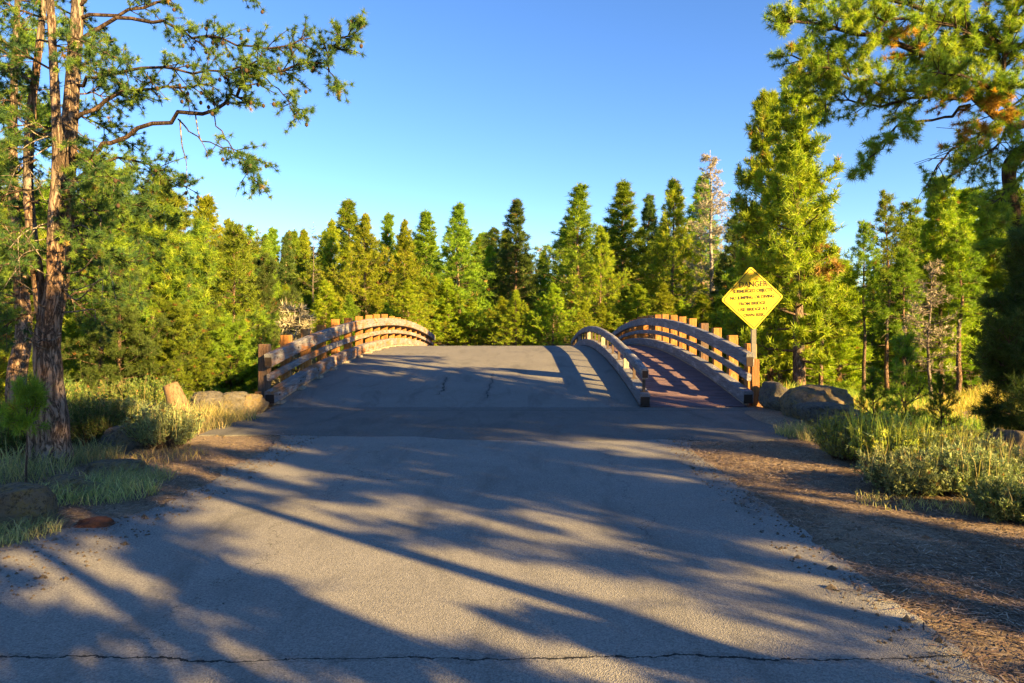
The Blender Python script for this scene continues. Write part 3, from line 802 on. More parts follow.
# ------------------------------------------------------------------ hero pine, left
def hero_left():
    rng = np.random.default_rng(42); D = 8.0
    root = tag(empty('pine_tree', (W(52, 465, D)[0], D, 0)), 'big multi-stemmed pine at left with orange bark and a long bough over the road', 'tree')
    ox = root.location.x
    def pts(lst, d0=D, d1=D): 
        n = len(lst); out = []
        for i, (px, py) in enumerate(lst):
            d = d0 + (d1 - d0) * i / max(1, n - 1); x, y, z = W(px, py, d); out.append((x - ox, y - D, z))
        return out
    t = MB()
    def stem(l, r, k=14, dd=(D, D)):
        c = catmull(pts(l, *dd), 40); rr = np.interp(np.linspace(0, 1, 40), np.linspace(0, 1, len(r)), r) * (1 + .05 * rng.normal(size=40)); t.tube(c, rr, k)
    stem([(54, 480), (56, 440), (50, 385), (47, 340), (56, 290), (64, 220), (70, 120), (76, 30), (82, -90), (86, -260)], [.185, .155, .14, .13, .115, .10, .08, .066, .05, .02])
    stem([(38, 478), (38, 440), (44, 400), (49, 360)], [.12, .11, .10, .07])
    stem([(49, 345), (54, 290), (53, 230), (57, 150), (54, 74), (50, 0), (44, -90), (40, -200)], [.08, .075, .06, .052, .045, .04, .035, .02], 10, (7.9, 7.5))
    stem([(47, 350), (38, 280), (31, 225), (28, 175), (31, 112), (36, 72), (42, 20), (50, -60), (55, -160)], [.07, .065, .06, .055, .05, .045, .035, .025, .012], 10, (8, 8.4))
    t.build('trunk', M['bark_o'], root, smooth=True)
    bb = MB(); P = []; A = []
    def L(l, r0, r1, d1, **k):
        kk = {**dict(tw=.42, twn=16, start=.3, tuft_step=.1, up=.12, droop=.12, wk=4), **k}; kk['twn'] = int(kk['twn'] * 1.35)
        q = pts(l, D, d1)
        bb = MB(); limb_growth(bb, P, A, None, rng, q, r0 * .62, r1 * .8, **kk); bb.build('limb', M['bark_d' if l[-1][0] > 130 else 'bark_g'], root, smooth=True)
    L([(74, 165), (97, 149), (130, 134), (178, 119), (223, 104), (242, 84), (271, 71), (316, 61), (342, 41), (366, 24)], .05, .010, 7.6, twn=46, start=.42, tw=.4)
    L([(72, 122), (111, 97), (141, 89), (186, 87), (212, 83)], .04, .010, 8.1, twn=16)
    L([(74, 85), (100, 76), (141, 67), (197, 71), (238, 69), (262, 60)], .035, .008, 7.3, twn=24)
    L([(76, 45), (123, 20), (160, 22), (193, 37), (230, 43), (275, 48), (312, 38)], .038, .008, 7.9, twn=30, start=.35)
    L([(76, 20), (123, 12), (167, 0), (215, -14), (260, -8)], .035, .008, 8.4, twn=22)
    L([(178, 119), (193, 134), (216, 145), (238, 152), (262, 162)], .014, .006, 7.5, twn=9, start=.5, droop=.3)
    L([(208, 110), (223, 134), (238, 156), (250, 172), (262, 186)], .012, .006, 7.2, twn=9, start=.5, droop=.4)
    L([(262, 74), (282, 93), (292, 104), (300, 116)], .012, .006, 7.4, twn=8, start=.4, droop=.3)
    L([(316, 61), (330, 72), (338, 82)], .012, .006, 7.4, twn=7, start=.3, droop=.2)
    L([(68, 185), (110, 160), (149, 164), (164, 178), (197, 193)], .03, .007, 8.3, twn=22, start=.3)
    L([(64, 225), (100, 210), (140, 214), (180, 222)], .025, .006, 8.8, twn=18, start=.3)
    L([(60, 255), (95, 250), (130, 262), (160, 255)], .022, .006, 8.6, twn=16, start=.3)
    L([(60, 150), (100, 180), (120, 200), (150, 205)], .02, .006, 7.3, twn=16, start=.3)
    L([(76, 10), (110, -30), (150, -60), (190, -70)], .03, .008, 7.6, twn=16)
    for (a, b_, c_, d1) in [((52, 70), (20, 55), (-20, 60), 7.6), ((50, 20), (15, 10), (-25, 20), 7.4), ((32, 110), (5, 100), (-30, 110), 8.2), ((30, 150), (0, 150), (-30, 165), 8), ((55, 130), (20, 125), (-10, 135), 7.2),
                            ((30, 190), (5, 195), (-25, 215), 8.2), ((32, 225), (10, 235), (-20, 250), 7.8), ((45, 285), (20, 275), (-10, 290), 8.3), ((40, 40), (70, 50), (100, 65), 7), ((36, 80), (10, 70), (-15, 80), 8.8),
                            ((60, 30), (90, 45), (120, 60), 6.9), ((50, -5), (20, -15), (-15, -10), 8), ((56, 190), (90, 185), (115, 200), 7.1), ((60, 300), (90, 290), (125, 300), 8.8), ((35, 60), (0, 40), (-30, 35), 7.9),
                            ((46, 0), (80, 20), (105, 40), 8.8), ((30, 130), (60, 140), (85, 150), 8.9), ((40, 310), (15, 320), (-15, 340), 7.7)]:
        L([a, b_, c_], .022, .006, d1, twn=13, start=.2, tw=.4)
    for (a, b_, c_, d1) in [((70, 110), (105, 128), (140, 150), 8.7), ((66, 175), (100, 190), (150, 188), 8.6), ((64, 205), (105, 225), (165, 240), 9.0), ((60, 240), (90, 262), (135, 282), 8.5), ((68, 140), (95, 165), (125, 185), 7.0),
                            ((60, 270), (100, 282), (150, 300), 9.1), ((70, 95), (100, 95), (130, 110), 9.0), ((74, 60), (100, 75), (130, 88), 8.9), ((58, 290), (85, 310), (110, 330), 8.7), ((40, 200), (20, 210), (-10, 200), 8.8),
                            ((35, 160), (15, 175), (-15, 190), 8.9), ((40, 90), (20, 85), (-10, 90), 9), ((45, 250), (25, 255), (-5, 270), 7.3), ((64, 220), (85, 240), (100, 270), 7.2), ((66, 190), (90, 205), (112, 235), 7.6)]:
        L([a, b_, c_], .02, .006, d1, twn=14, start=.15, tw=.38)
    # bare grey twigs
    for (a, b_, c_, e_) in [((62, 245), (45, 228), (25, 232), (8, 250)), ((58, 262), (40, 250), (22, 255), (14, 272)), ((55, 345), (40, 330), (30, 322), (20, 330)), ((60, 235), (80, 225), (95, 232), (110, 226)), ((50, 350), (36, 345), (28, 338), (22, 345)),
                            ((66, 150), (60, 120), (58, 100), (50, 95)), ((62, 235), (40, 240), (20, 242), (5, 238)), ((180, 120), (182, 145), (186, 160), (187, 178)), ((195, 112), (199, 135), (206, 150), (208, 160))] + [tuple((60 + rng.uniform(-8, 8) * 0 + sg * u * rng.uniform(12, 22) + rng.uniform(-3, 3), yy + u * rng.uniform(-9, 12) - (u == 2) * 6) for u in range(4)) for yy, sg in zip(rng.uniform(120, 345, 22), rng.choice([-1, -1, 1], 22))]:
        bd = MB(); bd.tube(catmull(pts([a, b_, c_, e_], 7.95, 7.3), 12), np.linspace(rng.uniform(.007, .012), .002, 12), 5)
        bd.build('dead_twig', M['dead'], root, smooth=True)
    P = np.array(P); A = np.array(A); kp = rng.random(len(P)) < .93; P = P[kp]; A = A[kp]
    col = tint(rng, len(P), np.array([(.05, .085, .026), (.075, .11, .024), (.035, .065, .028), (.13, .16, .025)]), .006)
    bc = MB(); tufts(bc, P, A, 52, rng.uniform(.045, .075, len(P)), .0052, .76, col, rng, .08)
    bc.build('crown', M['leaf'], root, attr=True)
    # cones
    cm = None; k = 0
    for i in rng.permutation(len(P)):
        p = P[i] + rng.normal(size=3) * .02 - [0, 0, .04]
        if p[0] < 1.2: continue
        if cm is None:
            co = MB(); co.tube([(0, 0, -.028), (0, 0, -.014), (0, 0, .008), (0, 0, .022)], [.004, .019, .018, .004], 7); o = co.build('pine_cone', M['cone'], root, smooth=True); cm = o.data
        else:
            o = bpy.data.objects.new('pine_cone', cm); C.objects.link(o); o.parent = root
        o.location = p; k += 1
        if k >= 90: break
hero_left()

def small_trunk():
    rng = np.random.default_rng(9)
    root = tag(empty('pine_tree', (W(20, 420, 10)[0], 10, 0)), 'slim pine with bare brown trunk left of the big multi-stemmed pine', 'tree')
    t = MB(); P = []; A = []
    c = catmull([(.0, 0, -.4), (-.05, 0, .8), (.02, .05, 1.6), (-.15, .1, 3), (-.1, 0, 4.5), (0, 0, 7)], 30); t.tube(c, np.linspace(.16, .03, 30), 10); t.build('trunk', M['bark_o'], root, smooth=True)
    bb = MB()
    for i in range(40):
        z = rng.uniform(1.9, 6.9); az = rng.random() * 6.28; L = rng.uniform(.6, 1.4) * (1.2 - z / 10)
        o = np.array([np.interp(z, c[:, 2], c[:, 0]), np.interp(z, c[:, 2], c[:, 1]), z]); d = np.array([math.cos(az), math.sin(az), rng.uniform(-.1, .5)])
        limb_growth(bb, P, A, None, rng, [o, o + d * L * .5, o + d * L], .02, .005, tw=.35, twn=9, start=.25, tuft_step=.1, k=4, wk=3)
    bb.build('branches', M['bark_g'], root, smooth=True)
    P = np.array(P); A = np.array(A); bc = MB(); tufts(bc, P, A, 20, rng.uniform(.08, .11, len(P)), .008, .6, tint(rng, len(P), PALM, .02), rng); bc.build('crown', M['leaf'], root, attr=True)
small_trunk()

# ------------------------------------------------------------------ overhanging pine, right
def hero_right():
    rng = np.random.default_rng(77); D = 10.0
    ox = W(1075, 400, D)[0]
    root = tag(empty('pine_tree', (ox, D, -.1)), 'pine at the right edge whose dark crooked limb spreads sunlit boughs over the top right', 'tree')
    def pts(lst, d0=D, d1=D):
        n = len(lst); out = []
        for i, (px, py) in enumerate(lst):
            d = d0 + (d1 - d0) * i / max(1, n - 1); x, y, z = W(px, py, d); out.append((x - ox, y - D, z + .1))
        return out
    t = MB()
    c = catmull(pts([(1075, 470), (1066, 380), (1058, 280), (1052, 180), (1050, 80), (1046, -40), (1044, -200)]), 40); t.tube(c, np.linspace(.22, .05, 40), 12)
    t.tube(catmull(pts([(1066, 400), (1040, 300), (1021, 240), (1012, 200), (1009, 172), (1016, 158), (1052, 130)], 9.8, 10), 24), np.linspace(.06, .11, 24), 10)
    t.build('trunk', M['bark_d'], root, smooth=True)
    P = []; A = []
    def L(l, r0, r1, d1, **k):
        bb = MB(); limb_growth(bb, P, A, None, rng, pts(l, D, d1), r0, r1, **{**dict(tw=.55, start=.2, tuft_step=.085, up=.15, droop=.08, wk=4), **k, 'twn': int(k.get('twn', 24) * 1.4)}); bb.build('limb', M['bark_d'], root, smooth=True)
    L([(1050, 130), (1010, 120), (985, 100), (950, 70), (900, 45), (850, 30), (800, 22), (776, 24)], .07, .010, 9.4, twn=60)
    L([(1050, 60), (1000, 40), (950, 20), (890, 0), (840, -10), (800, -5)], .05, .01, 9.8, twn=46)
    L([(985, 100), (950, 100), (900, 88), (850, 78), (810, 62), (788, 55)], .03, .008, 9.2, twn=40, start=.15)
    L([(960, 95), (920, 98), (880, 105), (845, 100), (822, 104)], .025, .007, 9.6, twn=26)
    L([(970, 105), (940, 118), (905, 122), (890, 135), (872, 157), (853, 178)], .022, .006, 9.1, twn=18, start=.35, droop=.3, tw=.35)
    L([(1000, 120), (980, 135), (955, 148), (935, 170), (925, 190)], .022, .006, 9.4, twn=16, bare=.5, droop=.3)
    L([(1010, 118), (1000, 140), (985, 155), (965, 165)], .02, .006, 9.8, twn=18)
    L([(1000, 90), (1005, 60), (1014, 25), (1020, -10)], .04, .01, 9.6, twn=26)
    L([(1030, 60), (990, 50), (940, 50), (895, 62)], .03, .008, 10.5, twn=30)
    L([(1040, 0), (990, -20), (930, -40), (860, -50)], .04, .008, 10.2, twn=26)
    L([(1046, -40), (1000, -60), (940, -90), (880, -100)], .04, .008, 10, twn=20)
    L([(1000, 50), (960, 30), (920, 18), (880, 20), (850, 8)], .03, .008, 8.9, twn=34)
    L([(1010, 110), (990, 90), (960, 75), (930, 72)], .03, .008, 8.7, twn=24)
    L([(1052, 150), (1030, 165), (1010, 190), (990, 205)], .02, .006, 9.2, twn=18)
    L([(1050, 210), (1030, 215), (1015, 235), (1000, 250)], .02, .006, 9.4, twn=16)
    L([(1040, 90), (1020, 100), (990, 125), (975, 140)], .02, .006, 9.0, twn=20)
    L([(850, 30), (830, 45), (815, 60), (800, 75)], .012, .006, 9.4, twn=12)
    L([(880, 40), (850, 60), (830, 80), (812, 92)], .014, .006, 9.6, twn=16)
    for i in range(7):
        az = rng.uniform(-1.2, .6); z = rng.uniform(4.5, 7); o = np.array([W(1052, 100, 10)[0] - ox, 0, z]); d = np.array([math.cos(az), math.sin(az), .15]); LL = rng.uniform(1.5, 2.6)
        bb = MB(); limb_growth(bb, P, A, None, rng, [o, o + d * LL * .5, o + d * LL], .03, .007, tw=.5, twn=18, start=.3, tuft_step=.1, k=4, wk=3); bb.build('limb', M['bark_d'], root, smooth=True)
    P = np.array(P); A = np.array(A)
    col = tint(rng, len(P), np.array([(.15, .19, .02), (.20, .22, .022), (.11, .15, .022), (.24, .24, .022)]), .008)
    for (cx, cy, rr) in ((965, 122, .42), (985, 112, .25), (900, 45, .2), (930, 50, .12)):
        q = np.array(W(cx, cy, 9.5)) - [ox, D, -.1]
        dd = np.linalg.norm((P - q) * [1, .35, 1], axis=1); mk = (dd < rr) & (rng.random(len(P)) < .6); col[mk] = np.array([(.36, .15, .03)]) * rng.uniform(.5, 1.15, (mk.sum(), 1))
    bc = MB(); tufts(bc, P, A, 52, rng.uniform(.07, .11, len(P)), .0068, .72, col, rng, .08)
    bc.build('crown', M['leaf'], root, attr=True)
hero_right()

yp = conifer(np.random.default_rng(61), 2.75, .04, .95, 60, 26, .11, .008, palette=PALD, trunk_r=.06, shape=.5, tstep=.09, twn=14, bark='bark_g', sub=True, ragged=.2, deadlow=0, twl=.35, dead=.006)  # dark palette paints in the shade this pine stands in
place(yp, 1046, 240, 8.9, 'dark dense young pine at the right edge in front of the meadow', None)
sp = conifer(np.random.default_rng(62), 1.7, .05, .5, 22, 24, .09, .007, palette=PALM, trunk_r=.022, shape=.6, tstep=.08, twn=8, bark='bark_g', sub=False, ragged=.3, deadlow=0, twl=.35, upang=(20, 70))
place(sp, 906, 340, 9.2, 'slender green pine sapling rising from the sagebrush at right', 'saplings in the sagebrush', name='pine_sapling', wscale=.85)
place(sp, 872, 372, 9.6, 'smaller sapling left of the slender one in the sagebrush', 'saplings in the sagebrush', name='pine_sapling', rot=2)
place(sp, 942, 378, 9.5, 'smaller sapling right of the slender one in the sagebrush', 'saplings in the sagebrush', name='pine_sapling', rot=4)
sp2 = conifer(np.random.default_rng(63), 1.0, .6, .3, 10, 30, .13, .008, palette=PALM, trunk_r=.025, shape=.4, tstep=.07, twn=7, bark='bark_o', sub=False, ragged=.2, deadlow=0, upang=(10, 60))
place(sp2, 26, 397, 7.0, 'tufted little pine seedling on an orange stem left of the big trunk', None, name='pine_sapling', wscale=.65)

# ------------------------------------------------------------------ rocks, stump
def rock(name, label, loc, size, seed, mat, rz=0, cat='boulder', group=None, rough=.22):
    import bmesh
    bm = bmesh.new(); bmesh.ops.create_icosphere(bm, subdivisions=5, radius=1)
    from mathutils import Vector, noise
    off = Vector((seed * 3.1, seed * 1.7, seed * .9))
    rr = random.Random(seed * 77); planes = []
    for _ in range(13):
        pn = Vector((rr.gauss(0, 1), rr.gauss(0, 1), rr.gauss(0, 1))).normalized(); planes.append((pn, rr.uniform(.58, .86)))
    for v in bm.verts:
        for pn, pd in planes:
            e = v.co.dot(pn) - pd
            if e > 0: v.co -= pn * e * .93
    for v in bm.verts:
        p = v.co.copy(); n1 = noise.fractal(p * 1.1 + off, 1.0, 2.0, 4); n2 = noise.fractal(p * 4 + off, .9, 2.1, 5)
        cell = noise.voronoi(p * 1.6 + off)[0][0]
        n3 = noise.fractal(p * 11 + off, .9, 2.1, 4)
        f = 1.22 + n1 * rough * .7 + n2 * rough * .5 + n3 * rough * .28 - cell * rough * .5
        q = p * f
        for ax in range(3): 
            if abs(q[ax]) > .82: q[ax] = math.copysign(.82 + (abs(q[ax]) - .82) * .35, q[ax])
        v.co = Vector((q.x * size[0], q.y * size[1], q.z * size[2]))
    me = bpy.data.meshes.new(name); bm.to_mesh(me); bm.free(); me.materials.append(mat)
    for p in me.polygons: p.use_smooth = True
    o = bpy.data.objects.new(name, me); C.objects.link(o); o.location = loc; o.rotation_euler = (0, 0, rz)
    return tag(o, label, cat, group)
def gz(x, y): return float(terr(np.array(float(x)), np.array(float(y))))
def rk(px, d, size, seed, mat, label, up=.4, rz=0, group=None, name='boulder', cat='boulder'):
    x = (px - VX) / FPX * d; return rock(name, label, (x, d, gz(x, d) + size[2] * up), size, seed, M[mat], rz, cat, group)
rk(813, 12.0, (.62, .55, .36), 2, 'rock2', 'large tan lichen-covered boulder right of the walkway entrance', .55, .3)
rk(778, 13.1, (.30, .45, .34), 3, 'rock', 'grey boulder tucked between the sign post and the large tan boulder', .5)
rk(832, 10.9, (.56, .5, .23), 4, 'rock', 'flat grey boulder in front of the large tan one at the walkway', .5, .2)
rk(1012, 7.9, (.4, .4, .4), 5, 'rock2', 'brown rock in the sagebrush at the right edge', .5)
rk(16, 5.75, (.30, .32, .25), 6, 'rock2', 'rounded tan boulder at the left edge of the pavement', .35, .5)
rk(72, 6.7, (.28, .22, .14), 7, 'rock2', 'low mossy rock among the grass at left below the big pine', .3)
rk(96, 5.62, (.17, .11, .055), 8, 'rockred', 'small flat reddish stone lying at the left pavement edge', .3, 0, None, 'stone', 'stone')
rk(128, 9.3, (.33, .3, .26), 9, 'rock', 'dark rock behind the sagebrush left of the road', .4)
rk(208, 12.6, (.33, .4, .27), 10, 'rock', 'dark grey boulder right of the leaning stump', .45)
rk(232, 12.9, (.32, .4, .28), 11, 'rock', 'middle boulder of the row leading to the left railing', .45)
rk(252, 13.0, (.26, .36, .26), 12, 'rock2', 'pale boulder touching the near end of the left railing', .45)
rk(118, 7.7, (.30, .22, .10), 13, 'rock2', 'flat earthy rock right of the big trunk base', .3)

def stump():
    x, y, z = W(178, 420, 11.2); rng = np.random.default_rng(1)
    root = tag(empty('tree_stump', (x, y, gz(x, y))), 'short leaning stump with sawn top left of the road near the bridge', 'stump')
    b = MB(); c = catmull([(.10, 0, -.25), (.04, 0, .1), (-.05, .02, .35), (-.14, .03, .56)], 14); b.tube(c, np.linspace(.19, .12, 14) * (1 + rng.normal(size=14) * .03), 12); b.build('stem', M['cut'], root, smooth=True)
stump()

# ------------------------------------------------------------------ shrubs and grass
def blades(b, X, Y, Z, h, w, lean, col, rng, segs=2):
    N = len(X); az = rng.random(N) * 6.28; dx = np.cos(az); dy = np.sin(az)
    fa = rng.random(N) * 6.28; sx = np.cos(fa) * w / 2; sy = np.sin(fa) * w / 2
    ln = lean * rng.uniform(.3, 1.2, N)
    p0 = np.stack([X, Y, Z], -1); p1 = p0 + np.stack([dx * ln * h * .35, dy * ln * h * .35, h * .6], -1); p2 = p0 + np.stack([dx * ln * h, dy * ln * h, h * (1 - .25 * ln)], -1)
    S = np.stack([sx, sy, 0 * sx], -1)
    V = np.stack([p0 - S, p0 + S, p1 + S * .8, p1 - S * .8, p2], 1).reshape(-1, 3); k = np.arange(N) * 5
    b.add(V, T=np.stack([k + 3, k + 2, k + 4], -1), Q=np.stack([k, k + 1, k + 2, k + 3], -1), col=np.repeat(col, 5, 0))
SAGE = np.array([(.17, .20, .09), (.21, .24, .10), (.12, .155, .075), (.25, .26, .09)])
YEL_SUN = np.array([(.36, .36, .05), (.42, .37, .06), (.28, .32, .05)])  # yellow seed stalks, plus low sunlight painted into the sagebrush tint
STRAW = np.array([(.42, .32, .14), (.34, .27, .11), (.24, .24, .08), (.50, .38, .17)])
def sage(name, label, px, d, R, H, seed, pal=SAGE, stalks=.15, stalkcol=STRAW, nst=170, group=None, cat='shrub', ry=None):
    rng = np.random.default_rng(seed); x = (px - VX) / FPX * d; H = H * (.84 if px > 800 else .92)
    root = tag(empty(name, (x, d, gz(x, d) - .02)), label, cat, group)
    st = MB(); P = []; A = []; ry = ry or R
    for i in range(nst):
        az = rng.random() * 6.28; rr = math.sqrt(rng.random()); tilt = rr * .9
        o = np.array([math.cos(az) * R * .35 * rr, math.sin(az) * ry * .35 * rr, 0]); hh = H * rng.uniform(.65, 1.1) * (1 - .35 * rr * rr)
        e = np.array([math.cos(az) * R * rr * 1.0, math.sin(az) * ry * rr, hh]) + rng.normal(size=3) * .03
        m = (o + e) / 2 + np.array([math.cos(az), math.sin(az), -.3]) * .05 * R
        c = catmull([o, m, e], 7); st.tube(c, np.linspace(.006, .002, 7), 3, cap=False)
        for t in np.linspace(.35, 1, int(10 + 14 * hh)):
            j = t * 6; a = int(min(5, j)); q = c[a] + (c[a + 1] - c[a]) * (j - a)
            P.append(q + rng.normal(size=3) * .012); A.append(norm(c[a + 1] - c[a]))
    st.build('stems', M['bark_g'], root)
    P = np.array(P); A = norm(np.array(A)); lf = MB()
    tufts(lf, P, A, 7, rng.uniform(.025, .055, len(P)), .0095, .5, tint(rng, len(P), pal, .02), rng, .15)
    lf.build('leaves', M['sage'], root, attr=True)
    n = int(nst * stalks * 2.6)
    if n:
        g = MB(); az = rng.random(n) * 6.28; rr = np.sqrt(rng.random(n)) * .8
        X, Yy = np.cos(az) * rr * R, np.sin(az) * rr * ry
        blades(g, X, Yy, np.zeros(n) + H * .3, H * rng.uniform(.6, 1.0, n), .007, .25, stalkcol[rng.integers(0, len(stalkcol), n)], rng)
        hp = np.stack([X, Yy, H * rng.uniform(.95, 1.2, n)], -1)
        g.build('flower_stalks', M['grass'], root, attr=True)
    return root
GS = 'sagebrush clumps along the right shoulder'
GL2 = 'low shrubs of the left bank'
BUSH = np.array([(.10, .15, .03), (.14, .18, .035), (.07, .11, .03), (.20, .20, .05)])
for i, (px, d, R, H, lab) in enumerate([(92, 9.6, .55, .7, 'leafy green shrub directly right of the big trunk base'), (150, 12.6, .6, .75, 'bushy green shrub behind the stump and its sagebrush'), (198, 13.6, .55, .6, 'green shrub behind the dark boulder by the left railing'),
        (112, 12.5, .6, .8, 'taller green shrub at the thicket edge right of the big trunk'), (55, 11.0, .6, .9, 'shaded shrub behind the big trunk'), (8, 9.0, .5, .8, 'shaded green shrub at the left edge of the bank'), (235, 15, .5, .7, 'green shrub behind the boulders at the first railing post')]):
    sage('bank_shrub', lab, px, d, R, H, 40 + i, pal=BUSH, stalks=.05, nst=190, group=GL2)
sage('sagebrush', 'large sagebrush mound beside the leaning stump left of the road', 166, 9.2, .52, .62, 1, ry=.45)
sage('sagebrush', 'sagebrush clump behind the mound left of the road', 122, 10.4, .5, .5, 2, nst=130)
sage('sagebrush', 'yellow-green sagebrush at the left end of the right shoulder row', 848, 8.3, .42, .62, 3, pal=np.vstack([SAGE, YEL_SUN]), stalks=.4, stalkcol=YEL_SUN, group=GS)
sage('sagebrush', 'tall sunlit yellow sagebrush with upright flower stalks at right', 888, 7.9, .50, .72, 4, pal=np.vstack([SAGE, YEL_SUN, YEL_SUN]), stalks=.5, stalkcol=YEL_SUN, group=GS, nst=200)
sage('sagebrush', 'grey-green low sagebrush in front of the tall sunlit one', 905, 6.7, .46, .48, 5, stalks=.15, group=GS, nst=200)
sage('sagebrush', 'bright sagebrush behind the grey-green low one, tipped yellow', 940, 7.7, .5, .66, 6, pal=np.vstack([SAGE, YEL_SUN]), stalks=.5, stalkcol=YEL_SUN, group=GS)
sage('sagebrush', 'dark grey sagebrush near the right edge', 962, 6.6, .45, .56, 7, group=GS, nst=200)
sage('sagebrush', 'tall thin sagebrush by the brown rock at the right edge', 985, 7.2, .42, .62, 8, stalks=.3, group=GS)
sage('rabbitbrush', 'round green bush nearest the camera at the right edge', 1012, 5.75, .33, .36, 9, pal=np.array([(.14, .19, .06), (.18, .2, .07), (.11, .15, .05)]), stalks=.1, group=None, nst=230)
sage('sagebrush', 'far sagebrush in front of the dark young pine', 975, 8.4, .45, .55, 10, pal=np.vstack([SAGE, YEL_SUN]), group=GS)
def grassclump(label, px, d, R, H, seed, n=420, pal=STRAW, group='dry grass clumps by the road', ry=None, lean=1.1):
    H *= .78; n = int(n * .8)
    rng = np.random.default_rng(seed); x = (px - VX) / FPX * d; ry = ry or R
    a = rng.random(n) * 6.28; r = np.sqrt(rng.random(n)); X = x + np.cos(a) * r * R; Y = d + np.sin(a) * r * ry
    b = MB(); blades(b, X - x, Y - d, terr(X, Y) - gz(x, d) - .01, H * rng.uniform(.5, 1.15, n), .006, lean, pal[rng.integers(0, len(pal), n)] * rng.uniform(.75, 1.2, (n, 1)), rng)
    o = b.build('grass_clump', M['grass'], attr=True); o.location = (x, d, gz(x, d)); return tag(o, label, 'grass', group)
GG = np.array([(.32, .29, .12), (.24, .25, .10), (.42, .34, .17), (.20, .21, .10), (.36, .29, .13)])
grassclump('pale grass tuft beside the boulders at the left railing', 225, 11.7, .55, .42, 1, 900, STRAW, ry=.4)
grassclump('grass tuft between the sagebrush mound and the boulders', 205, 10.8, .4, .36, 2, 500, GG)
grassclump('wide grey-green grass patch right of the rounded left boulder', 95, 6.6, .55, .28, 3, 1100, GG, ry=.4)
grassclump('grass tuft at the front of the left bank, below the flat earthy rock', 130, 7.2, .4, .25, 4, 700, GG)
grassclump('tall grass at the foot of the big trunk', 75, 8.3, .5, .35, 5, 800, GG)
grassclump('green grass at the left edge in front of the rounded boulder', 14, 5.3, .3, .22, 6, 500, GG)
grassclump('grass around the left of the seedling', 15, 7.3, .5, .4, 7, 600, GG)
grassclump('dry straw tuft in front of the sagebrush mound', 165, 8.5, .5, .2, 8, 350, STRAW)
grassclump('tall dry grass behind the sagebrush mound', 135, 10.8, .7, .5, 9, 900, GG)
grassclump('grass tuft in front of the flat grey boulder', 795, 10.1, .28, .33, 10, 420, GG)
grassclump('grass tuft right of the flat grey boulder', 822, 9.5, .3, .35, 11, 380, GG)
grassclump('thin straw tuft at the foot of the dark grey sagebrush', 975, 6.0, .3, .14, 12, 320, STRAW)
grassclump('straw tuft at the foot of the grey-green low sagebrush', 895, 6.3, .35, .12, 13, 320, STRAW)

def meadow():
    rng = np.random.default_rng(33); n = 90000
    Y = 9.3 + (rng.random(n) ** 1.3) * 26; X = rng.uniform(4.5, 30, n)
    k = (X < Y * .95 + 1) & (X > 4.6 + .0 * Y) & (chdist(X, Y) > 7.2) & ~((Y < 14) & (X < 5.0))
    X, Y = X[k], Y[k]; n = len(X)
    pal = np.array([(.48, .36, .08), (.40, .34, .07), (.30, .32, .06), (.56, .40, .10)]); pg = np.array([(.20, .30, .04), (.26, .34, .05)])
    c = pal[rng.integers(0, 4, n)]; gm = (vnoise(X, Y, .4, 5) > .1) | (Y < 12.5); c[gm] = pg[rng.integers(0, 2, gm.sum())]
    b = MB(); blades(b, X, Y, terr(X, Y) - .02, rng.uniform(.15, .42, n), .014, .7, c * rng.uniform(.8, 1.2, (n, 1)), rng)
    tag(b.build('meadow_grass', M['grass'], attr=True), 'yellow and green meadow grass beyond the sagebrush at right', 'grass', kind='stuff')
    n = 13000; X = rng.uniform(-14, -5.4, n); Y = rng.uniform(6.5, 22, n); k = (X < -5.0 - .02 * Y) & (chdist(X, Y) > 5); X, Y = X[k], Y[k]; n = len(X)
    b = MB(); blades(b, X, Y, terr(X, Y) - .02, rng.uniform(.12, .4, n), .011, .7, GG[rng.integers(0, 5, n)] * rng.uniform(.8, 1.2, (n, 1)), rng)
    tag(b.build('bank_grass', M['grass'], attr=True), 'rough grey-green grass covering the left bank under the pines', 'grass', kind='stuff')
meadow()

